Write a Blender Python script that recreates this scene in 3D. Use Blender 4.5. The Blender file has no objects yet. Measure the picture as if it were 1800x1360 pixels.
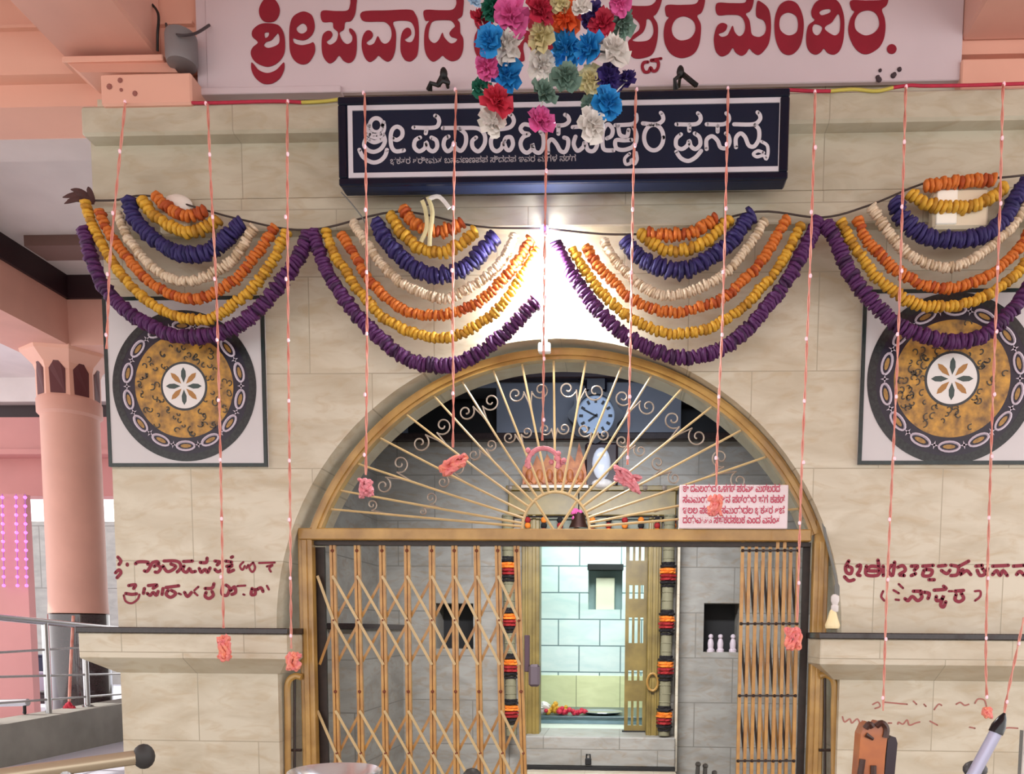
import bpy, math, random
from mathutils import Vector, Matrix
random.seed(7)
S = bpy.context.scene
COL = S.collection
PI = math.pi

# ------------------------------------------------------------------ camera
F, PPX, PPY = 1400.0, 1032.0, 1226.0          # focal length in pixels, principal point of the cropped 1800x1360 frame
EYE = Vector((0, 0, 1.5))
def cdir(px, py): return Vector((px - PPX, -(py - PPY), -F)).normalized()
ey = cdir(1091, 1110)
ez = -cdir(901, 17800); ez = (ez - ey * ez.dot(ey)).normalized()
ex = ey.cross(ez).normalized()
R = Matrix((ex, ey, ez))                       # camera axes -> world axes
camd = bpy.data.cameras.new('camera'); cam = bpy.data.objects.new('camera', camd); COL.objects.link(cam)
camd.sensor_fit = 'HORIZONTAL'; camd.sensor_width = 36; camd.lens = F / 1800 * 36
camd.shift_x = -(PPX - 900) / 1800; camd.shift_y = (PPY - 680) / 1800
camd.clip_start = .02; camd.clip_end = 200
cam.matrix_world = Matrix.Translation(EYE) @ R.to_4x4()
S.camera = cam

def P(px, py, Y):
    "the point at depth Y (metres beyond the camera) that the photo shows at this pixel"
    d = R @ Vector((px - PPX, -(py - PPY), -F))
    return EYE + d * (Y / d.y)

# ------------------------------------------------------------------ light and exposure
S.view_settings.view_transform = 'Standard'; S.view_settings.look = 'None'
S.view_settings.exposure = 0.0; S.view_settings.gamma = 1.0; S.view_settings.use_curve_mapping = False
W = bpy.data.worlds.new('World'); S.world = W; W.use_nodes = True
bg = W.node_tree.nodes['Background']; bg.inputs[0].default_value = (1.0, .985, .97, 1); bg.inputs[1].default_value = 2.5

def lamp(name, kind, loc, energy, color, size=.1, rot=None, size_y=None, parent=None):
    l = bpy.data.lights.new(name, kind); l.energy = energy; l.color = color
    if kind == 'POINT': l.shadow_soft_size = size
    if kind == 'AREA':
        l.size = size
        if size_y: l.shape = 'RECTANGLE'; l.size_y = size_y
    o = bpy.data.objects.new(name, l); COL.objects.link(o); o.location = loc
    if rot: o.rotation_euler = rot
    if parent: o.parent = parent; o.location = Vector(loc) - parent.location
    return o
# the lamp inside the sanctum and an unseen fill added to brighten the vestibule
lamp('sanctum_light', 'AREA', (-.15, 9.0, 3.2), 66, (.84, 1.0, .98), .9, (0, 0, 0))
lamp('vestibule_fill', 'AREA', (-.3, 4.72, 3.05), 62, (.95, .96, 1.0), 1.6, (math.radians(49), 0, 0), .2).data.spread = math.radians(100)
lamp('clerestory_fill', 'AREA', (-.2, 6.3, 3.85), 16, (.68, .80, 1.0), 1.6, (math.radians(20), 0, 0), .3)  # unseen cool fill, added to brighten the clock and upper wall
# low sun from the open left side, over the paving outside
lamp('sun', 'SUN', (-20, 5, 15), 4.5, (1.0, .95, .88), .0, Vector((.8, -.08, -.6)).to_track_quat('-Z', 'Y').to_euler())

# ------------------------------------------------------------------ materials
def lin(c):
    return tuple((x / 255 / 12.92 if x / 255 <= .04045 else ((x / 255 + .055) / 1.055) ** 2.4) for x in c)
MATS = {}
def mat(name, rgb, rough=.6, metal=0, var=.0, vscale=6, rgb2=None, bump=0, bscale=30, emit=None, estr=0, spec=.5, coat=0, detail=4):
    if name in MATS: return MATS[name]
    m = bpy.data.materials.new(name); m.use_nodes = True; n = m.node_tree.nodes; l = m.node_tree.links
    b = n['Principled BSDF']; c = lin(rgb)
    b.inputs['Base Color'].default_value = (*c, 1); b.inputs['Roughness'].default_value = rough
    b.inputs['Metallic'].default_value = metal; b.inputs['Specular IOR Level'].default_value = spec
    b.inputs['Coat Weight'].default_value = coat
    tc = n.new('ShaderNodeTexCoord')
    if var or rgb2:
        nz = n.new('ShaderNodeTexNoise'); nz.inputs['Scale'].default_value = vscale; nz.inputs['Detail'].default_value = detail
        l.new(tc.outputs['Object'], nz.inputs['Vector'])
        r = n.new('ShaderNodeValToRGB'); r.color_ramp.elements[0].position = .32; r.color_ramp.elements[1].position = .68
        c2 = lin(rgb2) if rgb2 else tuple(x * (1 - var) for x in c)
        r.color_ramp.elements[0].color = (*c2, 1); r.color_ramp.elements[1].color = (*c, 1)
        l.new(nz.outputs['Fac'], r.inputs[0]); l.new(r.outputs[0], b.inputs['Base Color'])
    if bump:
        nb = n.new('ShaderNodeTexNoise'); nb.inputs['Scale'].default_value = bscale; nb.inputs['Detail'].default_value = 5
        l.new(tc.outputs['Object'], nb.inputs['Vector'])
        bp = n.new('ShaderNodeBump'); bp.inputs['Strength'].default_value = bump; bp.inputs['Distance'].default_value = .02
        l.new(nb.outputs['Fac'], bp.inputs['Height']); l.new(bp.outputs[0], b.inputs['Normal'])
    if emit:
        b.inputs['Emission Color'].default_value = (*lin(emit), 1); b.inputs['Emission Strength'].default_value = estr
    MATS[name] = m
    return m

def block_mat(name, rgb, rgb2, mortar, bw, bh, msize=.004, rough=.45, veins=True, offset=.5, spots=None, xy='xz'):
    "stone cladding or block work: tiles with joints and cloudy veins, laid out in metres on the X-Z plane"
    m = bpy.data.materials.new(name); m.use_nodes = True; n = m.node_tree.nodes; l = m.node_tree.links
    b = n['Principled BSDF']; b.inputs['Roughness'].default_value = rough
    tc = n.new('ShaderNodeTexCoord'); sep = n.new('ShaderNodeSeparateXYZ'); cmb = n.new('ShaderNodeCombineXYZ')
    l.new(tc.outputs['Object'], sep.inputs[0])
    l.new(sep.outputs['X' if xy == 'xz' else 'Y'], cmb.inputs[0]); l.new(sep.outputs['Z'], cmb.inputs[1])
    br = n.new('ShaderNodeTexBrick'); br.offset = offset
    br.inputs['Scale'].default_value = 1; br.inputs['Brick Width'].default_value = bw; br.inputs['Row Height'].default_value = bh
    br.inputs['Mortar Size'].default_value = msize; br.inputs['Mortar Smooth'].default_value = .3
    l.new(cmb.outputs[0], br.inputs['Vector'])
    br.inputs['Mortar'].default_value = (*lin(mortar), 1)
    # cloudy stone colour
    mp = n.new('ShaderNodeMapping'); mp.inputs['Scale'].default_value = (1.0, 1.0, 2.6)
    l.new(tc.outputs['Object'], mp.inputs[0])
    nz = n.new('ShaderNodeTexNoise'); nz.inputs['Scale'].default_value = 3.2; nz.inputs['Detail'].default_value = 6; nz.inputs['Distortion'].default_value = .6
    l.new(mp.outputs[0], nz.inputs['Vector'])
    rp = n.new('ShaderNodeValToRGB'); rp.color_ramp.elements[0].position = .3; rp.color_ramp.elements[1].position = .62
    rp.color_ramp.elements[0].color = (*lin(rgb2), 1); rp.color_ramp.elements[1].color = (*lin(rgb), 1)
    l.new(nz.outputs['Fac'], rp.inputs[0])
    src = rp.outputs[0]
    if veins:
        n2 = n.new('ShaderNodeTexNoise'); n2.inputs['Scale'].default_value = 7; n2.inputs['Detail'].default_value = 8; n2.inputs['Distortion'].default_value = 1.4
        mp2 = n.new('ShaderNodeMapping'); mp2.inputs['Scale'].default_value = (.8, 1, 2.2); mp2.inputs['Rotation'].default_value = (0, .25, 0)
        l.new(tc.outputs['Object'], mp2.inputs[0]); l.new(mp2.outputs[0], n2.inputs['Vector'])
        r2 = n.new('ShaderNodeValToRGB'); r2.color_ramp.elements[0].position = .5; r2.color_ramp.elements[1].position = .72
        r2.color_ramp.elements[0].color = (0, 0, 0, 1); r2.color_ramp.elements[1].color = (.5, .5, .5, 1)
        l.new(n2.outputs['Fac'], r2.inputs[0])
        mx = n.new('ShaderNodeMix'); mx.data_type = 'RGBA'
        l.new(r2.outputs[0], mx.inputs[0]); l.new(src, mx.inputs[6]); mx.inputs[7].default_value = (*lin(spots or (190, 160, 120)), 1)
        src = mx.outputs[2]
    l.new(src, br.inputs['Color1']); 
    hs = n.new('ShaderNodeHueSaturation'); hs.inputs['Value'].default_value = .93; l.new(src, hs.inputs['Color']); l.new(hs.outputs[0], br.inputs['Color2'])
    l.new(br.outputs['Color'], b.inputs['Base Color'])
    bp = n.new('ShaderNodeBump'); bp.inputs['Strength'].default_value = .25; bp.inputs['Distance'].default_value = .01; bp.invert = True
    l.new(br.outputs['Fac'], bp.inputs['Height']); l.new(bp.outputs[0], b.inputs['Normal'])
    MATS[name] = m
    return m

marble = block_mat('marble', (212, 202, 182), (190, 176, 152), (172, 160, 138), .62, .46, .003, .38, offset=.5, spots=(184, 158, 120))
frieze_m = block_mat('frieze_stone', (196, 188, 168), (174, 164, 143), (160, 150, 131), .92, .5, .003, .4, spots=(170, 150, 118))
inner_stone = block_mat('inner_stone', (160, 156, 148), (138, 133, 124), (124, 119, 110), .7, .42, .006, .5, spots=(140, 116, 88))
cyan_block = block_mat('painted_block', (222, 232, 228), (205, 222, 220), (110, 130, 132), .52, .33, .009, .6, veins=False)
cream_block = block_mat('cream_block', (226, 226, 176), (212, 212, 160), (150, 150, 110), .55, .5, .006, .6, veins=False)
out_gray = block_mat('outer_plaster', (170, 168, 164), (150, 150, 146), (130, 128, 124), 1.6, 1.1, .01, .8, veins=False)
pink = mat('pink_paint', (220, 166, 150), .55, var=.10, vscale=3)
salmon = mat('salmon_paint', (228, 172, 152), .5, var=.08, vscale=2)
pinkwall = mat('rose_paint', (200, 138, 134), .6, var=.1, vscale=1.5)
white_paint = mat('white_paint', (222, 212, 210), .6, var=.12, vscale=2.5)
banner_m = mat('banner_board', (214, 196, 202), .5, var=.10, vscale=1.8)
redpaint = mat('red_paint', (142, 16, 42), .5, var=.15, vscale=9)
redworn = mat('red_worn', (134, 26, 50), .6, var=.0)
redfaint = mat('red_faint', (172, 110, 100), .7)
navy = mat('navy_board', (17, 26, 50), .42, var=.15, vscale=3, spec=.3)
navyrim = mat('navy_rim', (8, 16, 36), .22, spec=.4)
silverpaint = mat('silver_paint', (206, 200, 208), .45)
goldpaint = mat('gold_enamel', (190, 148, 78), .35, var=.22, vscale=7, rgb2=(152, 112, 56), coat=.2)
goldbar = mat('tan_enamel', (200, 150, 80), .38, var=.2, vscale=14, rgb2=(176, 124, 66), coat=.2)
goldpale = mat('pale_gold', (208, 178, 128), .35, var=.15, vscale=12)
scrollm = mat('silvered_scroll', (168, 152, 138), .35, .35, var=.2, vscale=20)
greasem = mat('dark_grease', (52, 36, 30), .5, var=.4, vscale=30)
rustm = mat('rust_bolt', (120, 62, 40), .6)
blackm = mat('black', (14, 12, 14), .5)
darkgran = mat('dark_granite', (38, 26, 26), .18, var=.4, vscale=60)
blackslab = mat('black_slab', (52, 40, 40), .25, var=.3, vscale=50)
maroon = mat('maroon_paint', (44, 20, 26), .5)
brownrec = mat('brown_recess', (92, 42, 46), .6)
steel = mat('stainless_steel', (190, 190, 192), .22, .9)
chrome = mat('chrome', (236, 238, 244), .2, .85)
greymetal = mat('grey_metal', (126, 120, 122), .45, .2)
greyconc = mat('grey_concrete', (156, 154, 146), .8, var=.25, vscale=4)
floor_m = mat('floor_stone', (158, 150, 140), .4, var=.2, vscale=3)
outfloor = mat('outside_paving', (205, 208, 222), .7, var=.1, vscale=2)
ceil_m = mat('hall_ceiling', (226, 214, 208), .7)
olive = mat('olive_gold', (140, 118, 58), .4, var=.3, vscale=5, rgb2=(104, 86, 40))
bluegrey = mat('blue_grey_plaster', (120, 124, 134), .6, var=.2, vscale=2)
orangewood = mat('carved_wood', (206, 128, 72), .45, var=.35, vscale=14, rgb2=(150, 78, 44))
FL = {k: mat('flower_' + k, v, .65, var=.25, vscale=60) for k, v in dict(
    purple=(84, 28, 90), yellow=(220, 166, 48), orange=(212, 114, 38), cream=(228, 206, 178), indigo=(46, 34, 98)).items()}
FLD = {k: mat('flower_dark_' + k, v, .7, var=.25, vscale=60) for k, v in dict(
    purple=(60, 18, 66), yellow=(186, 132, 34), orange=(178, 76, 24), cream=(200, 174, 142), indigo=(34, 26, 84)).items()}
PF = {k: mat('paper_' + k, v, .7, var=.22, vscale=25) for k, v in dict(
    green=(26, 112, 88), pink=(222, 92, 158), red=(206, 44, 70), crimson=(190, 34, 66), orange=(238, 98, 44), cream=(222, 208, 158),
    blue=(24, 136, 206), white=(232, 224, 218), sage=(112, 140, 126), indigo=(58, 40, 112), pale=(176, 204, 226)).items()}

# ------------------------------------------------------------------ mesh building
class MB:
    def __init__(s): s.v = []; s.f = []; s.mi = []
    def add(s, vs, fs, mi=0):
        o = len(s.v); s.v += [Vector(v) for v in vs]; s.f += [tuple(i + o for i in f) for f in fs]; s.mi += [mi] * len(fs); return s
    def box(s, x0, x1, y0, y1, z0, z1, mi=0, bev=0):
        if bev:
            b = min(bev, (x1-x0)/2.01, (y1-y0)/2.01, (z1-z0)/2.01); vs = []; idx = {}
            for sx in (0, 1):
                for sy in (0, 1):
                    for sz in (0, 1):
                        X, Y, Z = (x0, x1)[sx], (y0, y1)[sy], (z0, z1)[sz]; dx, dy, dz = (b, -b)[sx], (b, -b)[sy], (b, -b)[sz]
                        for a, p in (('x', (X, Y+dy, Z+dz)), ('y', (X+dx, Y, Z+dz)), ('z', (X+dx, Y+dy, Z))):
                            idx[sx, sy, sz, a] = len(vs); vs.append(p)
            fs = []
            for a in range(2):
                fs.append([idx[a, 0, 0, 'x'], idx[a, 1, 0, 'x'], idx[a, 1, 1, 'x'], idx[a, 0, 1, 'x']])
                fs.append([idx[0, a, 0, 'y'], idx[1, a, 0, 'y'], idx[1, a, 1, 'y'], idx[0, a, 1, 'y']])
                fs.append([idx[0, 0, a, 'z'], idx[1, 0, a, 'z'], idx[1, 1, a, 'z'], idx[0, 1, a, 'z']])
            for a in range(2):
                for c in range(2):
                    fs.append([idx[a, c, 0, 'x'], idx[a, c, 1, 'x'], idx[a, c, 1, 'y'], idx[a, c, 0, 'y']])
                    fs.append([idx[a, 0, c, 'x'], idx[a, 1, c, 'x'], idx[a, 1, c, 'z'], idx[a, 0, c, 'z']])
                    fs.append([idx[0, a, c, 'y'], idx[1, a, c, 'y'], idx[1, a, c, 'z'], idx[0, a, c, 'z']])
            for k in [(a, b_, c) for a in (0, 1) for b_ in (0, 1) for c in (0, 1)]:
                fs.append([idx[(*k, 'x')], idx[(*k, 'y')], idx[(*k, 'z')]])
            return s.add(vs, fs, mi)
        vs = [(x, y, z) for x in (x0, x1) for y in (y0, y1) for z in (z0, z1)]
        return s.add(vs, [(0, 1, 3, 2), (4, 6, 7, 5), (0, 4, 5, 1), (2, 3, 7, 6), (0, 2, 6, 4), (1, 5, 7, 3)], mi)
    def hexa(s, q0, q1, mi=0):
        "solid between two quads of matching corners"
        return s.add(list(q0) + list(q1), [(0, 1, 2, 3), (7, 6, 5, 4), (0, 4, 5, 1), (1, 5, 6, 2), (2, 6, 7, 3), (3, 7, 4, 0)], mi)
    def tube(s, pts, r, n=8, mi=0, cap=True, flat=None):
        pts = [Vector(p) for p in pts]; rs = r if isinstance(r, (list, tuple)) else [r] * len(pts)
        vs = []; fs = []; up = None
        for i, p in enumerate(pts):
            t = (pts[min(i + 1, len(pts) - 1)] - pts[max(i - 1, 0)])
            t = t.normalized() if t.length > 1e-9 else Vector((0, 0, 1))
            if up is None:
                up = t.orthogonal().normalized()
                if abs(t.y) < .9: up = t.cross(Vector((0, 1, 0))).normalized()
            else:
                up = (up - t * up.dot(t)); up = up.normalized() if up.length > 1e-6 else t.orthogonal().normalized()
            w = t.cross(up)
            for k in range(n):
                a = 2 * PI * (k + .5) / n
                vs.append(p + up * (math.cos(a) * rs[i]) + w * (math.sin(a) * rs[i] * (flat or 1)))
        for i in range(len(pts) - 1):
            for k in range(n): fs.append((i*n+k, i*n+(k+1) % n, (i+1)*n+(k+1) % n, (i+1)*n+k))
        if cap: fs += [tuple(range(n))[::-1], tuple((len(pts)-1)*n + k for k in range(n))]
        return s.add(vs, fs, mi)
    def bar(s, a, b, w, d, mi=0):
        "flat bar from a to b in a plane facing the camera: w across, d deep"
        a, b = Vector(a), Vector(b); t = (b - a).normalized(); u = t.cross(Vector((0, 1, 0))).normalized() * w / 2; q = Vector((0, d / 2, 0))
        return s.hexa([a+u-q, a-u-q, a-u+q, a+u+q], [b+u-q, b-u-q, b-u+q, b+u+q], mi)
    def lathe(s, c, prof, n=24, mi=0, axis='z', sx=1):
        c = Vector(c); vs = []; fs = []
        for (r, h) in prof:
            for k in range(n):
                a = 2 * PI * k / n; x, y = r * math.cos(a) * sx, r * math.sin(a)
                vs.append(c + (Vector((x, y, h)) if axis == 'z' else Vector((x, h, y)) if axis == 'y' else Vector((h, x, y))))
        for i in range(len(prof) - 1):
            for k in range(n): fs.append((i*n+k, i*n+(k+1) % n, (i+1)*n+(k+1) % n, (i+1)*n+k))
        fs += [tuple(range(n))[::-1], tuple((len(prof)-1)*n + k for k in range(n))]
        return s.add(vs, fs, mi)
    def ball(s, c, r, n=10, mi=0, sc=(1, 1, 1)):
        c = Vector(c); m = max(4, n // 2 + 1); vs = [c + Vector((0, 0, r * sc[2]))]; fs = []
        for i in range(1, m):
            t = PI * i / m
            for k in range(n):
                a = 2 * PI * k / n
                vs.append(c + Vector((r*math.sin(t)*math.cos(a)*sc[0], r*math.sin(t)*math.sin(a)*sc[1], r*math.cos(t)*sc[2])))
        vs.append(c - Vector((0, 0, r * sc[2]))); e = len(vs) - 1
        for k in range(n):
            fs.append((0, 1+k, 1+(k+1) % n)); fs.append((e, 1+(m-2)*n+(k+1) % n, 1+(m-2)*n+k))
        for i in range(m - 2):
            for k in range(n): fs.append((1+i*n+k, 1+(i+1)*n+k, 1+(i+1)*n+(k+1) % n, 1+i*n+(k+1) % n))
        return s.add(vs, fs, mi)
    def ring(s, c, r0, r1, y, n=64, mi=0, depth=0):
        "flat annulus facing the camera at depth y; a disc when r0 = 0"
        cx, cz = c
        if r0 <= 0:
            return s.lathe((cx, y, cz), [(r1, 0), (r1, max(depth, .001))], n, mi, 'y')
        return s.lathe_ring(cx, y, cz, r0, r1, max(depth, .001), n, mi)
    def lathe_ring(s, cx, y, cz, r0, r1, d, n, mi):
        vs = []; fs = []
        for (r, h) in ((r0, 0), (r1, 0), (r1, d), (r0, d)):
            for k in range(n): a = 2*PI*k/n; vs.append((cx + r*math.cos(a), y + h, cz + r*math.sin(a)))
        for i in range(4):
            j = (i + 1) % 4
            for k in range(n): fs.append((i*n+k, i*n+(k+1) % n, j*n+(k+1) % n, j*n+k))
        return s.add(vs, fs, mi)
    def poly(s, outer, holes, y0, y1, mi=0):
        "filled outline (x, z) with holes, standing between depths y0 and y1"
        cu = bpy.data.curves.new('tmp', 'CURVE'); cu.dimensions = '2D'; cu.fill_mode = 'BOTH'; cu.extrude = abs(y1 - y0) / 2
        for loop in [outer] + list(holes):
            sp = cu.splines.new('POLY'); sp.points.add(len(loop) - 1); sp.use_cyclic_u = True
            for p, q in zip(sp.points, loop): p.co = (q[0], q[1], 0, 1)
        o = bpy.data.objects.new('tmp', cu); me = bpy.data.meshes.new_from_object(o)
        ym = (y0 + y1) / 2
        s.add([(v.co.x, ym - v.co.z, v.co.y) for v in me.vertices], [tuple(p.vertices) for p in me.polygons], mi)
        bpy.data.meshes.remove(me); bpy.data.objects.remove(o); bpy.data.curves.remove(cu)
        return s
    def build(s, name, mats, parent=None, smooth=False, **tags):
        me = bpy.data.meshes.new(name); off = parent_world(parent) if parent else Vector()
        me.from_pydata([v - off for v in s.v], [], s.f); me.update()
        for m in (mats if isinstance(mats, (list, tuple)) else [mats]): me.materials.append(m)
        if any(s.mi): me.polygons.foreach_set('material_index', s.mi)
        if smooth:
            me.shade_smooth()
            try: me.set_sharp_from_angle(angle=math.radians(40 if 'garland' not in name else 75))
            except Exception: pass
        o = bpy.data.objects.new(name, me); COL.objects.link(o)
        if parent: o.parent = parent
        for k, v in tags.items(): o[k] = v
        return o

def parent_world(o):
    v = Vector()
    while o: v = v + o.location; o = o.parent
    return v
def thing(name, label, category, loc, group=None):
    o = bpy.data.objects.new(name, None); o.empty_display_size = .1; COL.objects.link(o); o.location = loc
    o['label'] = label; o['category'] = category
    if group: o['group'] = group
    return o
def copy_tree(root, loc, label=None):
    r = root.copy(); COL.objects.link(r); r.location = loc
    if label: r['label'] = label
    for c in list(root.children):
        k = c.copy(); COL.objects.link(k); k.parent = r
        for g in list(c.children):
            q = g.copy(); COL.objects.link(q); q.parent = k
    return r
def struct(mb, name, m, smooth=False, parent=None):
    return mb.build(name, m, parent, smooth, kind='structure')

def crom(pts, n=6, closed=False):
    pts = [Vector(p) for p in pts]; out = []; L = len(pts)
    for i in range(L if closed else L - 1):
        if closed: a, b, c, d = pts[(i-1) % L], pts[i], pts[(i+1) % L], pts[(i+2) % L]
        else: a, b, c, d = pts[max(i-1, 0)], pts[i], pts[i+1], pts[min(i+2, L-1)]
        for k in range(n):
            t = k / n; t2, t3 = t*t, t*t*t
            out.append(.5 * ((2*b) + (c-a)*t + (2*a-5*b+4*c-d)*t2 + (3*b-a-3*c+d)*t3))
    if not closed: out.append(pts[-1])
    return out
def resample(pts, step):
    out = [pts[0].copy()]; acc = 0
    for a, b in zip(pts, pts[1:]):
        L = (b - a).length; d = step - acc
        while d <= L and L > 0: out.append(a.lerp(b, d / L)); d += step
        acc = (acc + L) % step if L else acc
    return out

def stroke(mb, pts, w, to3d, n=5):
    "a brush stroke: pts in drawing units, w its width, to3d maps (x, y) to the surface"
    c = crom([(x, y, 0) for x, y in pts], n) if len(pts) > 2 else [Vector((*pts[0], 0)), Vector((*pts[-1], 0))]
    vs = []; fs = []
    for i, p in enumerate(c):
        t = c[min(i+1, len(c)-1)] - c[max(i-1, 0)]; t = t.normalized() if t.length else Vector((1, 0, 0))
        q = Vector((-t.y, t.x, 0)) * w / 2
        vs += [p + q, p - q]
    fs = [(2*i, 2*i+1, 2*i+3, 2*i+2) for i in range(len(c) - 1)]
    mb.add([to3d(v.x, v.y) for v in vs], fs)
    for p in (c[0], c[-1]):
        k = 10; mb.add([to3d(p.x + w/2*math.cos(2*PI*j/k), p.y + w/2*math.sin(2*PI*j/k)) for j in range(k)], [tuple(range(k))])

def px_map(ox, oy, sc, Y): return lambda x, y: P(ox + x / sc, oy + y / sc, Y)
def outline(mb, pts, holes, ox, oy, sc, Y, th=.002):
    f = px_map(ox, oy, sc, Y)
    cv = lambda L: [(v.x, v.z) for v in (f(p.x, p.y) for p in crom([(a, b, 0) for a, b in L], 5, True))]
    mb.poly(cv(pts), [cv(h) for h in holes], Y - th / 2, Y + th / 2)

# ------------------------------------------------------------------ the temple front
CX, R0 = -.33, 1.42                        # arch centre and radius, springing at eye level
ZS = 1.5
YF, YB = 4.0, 4.5
XL = -2.575
arc = lambda cx, r, n=48, z=ZS: [(cx + r * math.cos(PI * k / n), z + r * math.sin(PI * k / n)) for k in range(n + 1)]
ztop = 4.06
m = MB(); m.poly([(XL, 0), (CX - R0, 0)] + arc(CX, R0)[::-1] + [(CX + R0, 0), (2.9, 0), (2.9, ztop), (XL, ztop)], [], YF, YB)
wall = struct(m, 'wall_front', marble)

z400 = P(800, 400, 3.93).z; z345 = P(500, 345, 3.92).z; z240 = P(900, 224, 3.93).z
m = MB(); m.box(P(158, 300, 3.93).x, 2.9, 3.945, 4.01, z345 + .006, z240 + .03); struct(m, 'trim_1', frieze_m)
m = MB(); m.box(P(158, 380, 3.92).x, 2.9, 3.93, 4.01, z400, z345, bev=.006); struct(m, 'trim_2', frieze_m)
zc0, zc1 = P(900, 224, 3.86).z, P(900, 170, 3.86).z
m = MB(); m.box(P(141, 210, 3.86).x, 2.9, 3.86, 4.3, zc0, zc1, bev=.012); struct(m, 'trim_3', frieze_m)

# impost ledges: black slab, fascia, tapering cove
def ledge(n, x0, x1, lean_l, lean_r):
    Y = 3.87; zt = 1.5 + .004; zs = 1.5 - .026; zf = 1.5 - (55 / 1400 * 3.87); zb = 1.5 - (80 / 1400 * 4.0)
    m = MB(); m.box(x0, x1, Y - .012, 4.14, zs, zt, bev=.004); struct(m, f'trim_{n}', blackslab)
    m = MB(); m.box(x0 + .008, x1 - .008, Y, 4.12, zf, zs, bev=.005)
    m.hexa([(x0+.01, Y+.004, zf), (x1-.01, Y+.004, zf), (x1-.01, 4.12, zf), (x0+.01, 4.12, zf)],
           [(x0+lean_l, 3.995, zb), (x1-lean_r, 3.995, zb), (x1-lean_r, 4.12, zb), (x0+lean_l, 4.12, zb)])
    struct(m, f'trim_{n+1}', marble)
ledge(4, P(134, 1110, 3.87).x, P(506, 1110, 3.87).x, .12, .10)
ledge(6, P(1440, 1115, 3.87).x, 2.9, .11, 0)

# spandrel beam above the cornice, painted board, corbel and depth beams of the hall
zsp = P(100, 130, 3.98).z
m = MB(); m.box(-9, 2.9, 3.98, 4.3, zsp, 5.6); m.box(-9, P(345, 150, 3.98).x, 4.05, 4.3, P(60, 188, 4.05).z, zsp)
m.box(-9, P(345, 150, 3.98).x, 3.955, 3.99, P(60, 52, 3.97).z, P(60, 46, 3.97).z)
m.box(-2.6, 2.9, 4.02, 4.3, ztop - .02, zsp)
spandrel = struct(m, 'wall_upper', salmon)
xb0, xb1 = P(362, 80, 3.95).x, P(1692, 80, 3.95).x
zb0 = P(900, 156, 3.95).z
m = MB(); m.box(xb0, xb1, 3.95, 3.98, zb0, 5.5, bev=.004)
m.box(P(345, 80, 3.95).x, xb0 + .02, 3.955, 3.99, P(360, 166, 3.95).z, 5.5)
m.box(P(345, 165, 3.94).x, P(600, 165, 3.94).x, 3.93, 3.985, P(480, 166, 3.94).z, P(480, 154, 3.94).z, bev=.003)
board = struct(m, 'wall_signboard', banner_m)
zbm = P(200, 98, 3.95).z
m = MB(); m.box(P(110, 97, 3.95).x, P(278, 97, 3.95).x, 1.2, 3.98, zbm, 5.55, bev=.012); struct(m, 'ceiling_beam', pink)
m = MB(); m.box(P(1692, 97, 3.95).x, 2.6, 1.2, 3.98, zbm, 5.55, bev=.012); struct(m, 'ceiling_beam', pink)
for y in (.2, -3.0): m = MB(); m.box(-9, 6, y, y + .4, 4.1, 5.55, bev=.012); struct(m, 'ceiling_beam', pink)  # cross beams out of view, added to shade the upper wall
m = MB()
m.box(P(176, 150, 3.84).x, P(336, 150, 3.84).x, 3.84, 4.1, P(250, 184, 3.84).z, P(250, 128, 3.84).z, bev=.008)
m.hexa([P(140, 127, 3.87), P(312, 127, 3.87), P(300, 110, 3.92), P(112, 106, 3.92)],
       [P(140, 127, 3.87)+Vector((0, .2, 0)), P(312, 127, 3.87)+Vector((0, .2, 0)), P(300, 110, 3.92)+Vector((0, .2, 0)), P(112, 106, 3.92)+Vector((0, .2, 0))])
m.box(P(108, 103, 3.9).x, P(286, 103, 3.9).x, 3.9, 4.1, P(200, 107, 3.9).z, P(200, 96, 3.9).z, bev=.004)
struct(m, 'trim_8', salmon)
m = MB(); m.box(P(1690, 130, 3.93).x, 2.9, 3.93, 4.1, P(1740, 156, 3.93).z, P(1740, 102, 3.93).z, bev=.006); struct(m, 'trim_9', salmon)
m = MB(); m.box(-9, 6, -6, 4.3, 5.56, 5.7); struct(m, 'ceiling', ceil_m)
m = MB(); m.box(-2.9, 6, -8, 4.6, -.1, 0); struct(m, 'floor', floor_m)

# ------------------------------------------------------------------ vestibule and sanctum behind the gate
YV = 7.5
zv = 3.95
xvl = P(662, 870, YV).x; xvr = 2.25
zdoor0, zdoor1 = P(1040, 1293, YV).z, P(1040, 856, YV).z
xd0, xd1 = P(930, 1100, YV).x, P(1150, 1100, YV).x
zrec = P(1000, 772, YV).z
m = MB()
def wall_with_holes(m, x0, x1, z0, z1, holes, y0, y1):
    m.poly([(x0, z0), (x1, z0), (x1, z1), (x0, z1)], [[(a, c), (b, c), (b, d), (a, d)] for a, b, c, d in holes], y0, y1)
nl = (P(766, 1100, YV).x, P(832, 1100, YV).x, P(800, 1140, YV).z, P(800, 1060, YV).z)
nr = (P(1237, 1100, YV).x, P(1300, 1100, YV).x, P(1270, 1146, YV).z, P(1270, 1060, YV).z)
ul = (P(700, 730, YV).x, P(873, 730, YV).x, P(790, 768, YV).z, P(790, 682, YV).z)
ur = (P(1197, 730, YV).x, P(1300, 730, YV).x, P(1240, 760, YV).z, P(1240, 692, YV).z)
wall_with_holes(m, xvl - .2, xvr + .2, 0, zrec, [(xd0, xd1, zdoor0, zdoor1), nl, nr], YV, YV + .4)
struct(m, 'wall_vestibule', inner_stone)
m = MB(); wall_with_holes(m, xvl - .2, xvr + .2, zrec, zv, [ul, ur], YV, YV + .4); struct(m, 'wall_clerestory', bluegrey)
m = MB()
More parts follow.
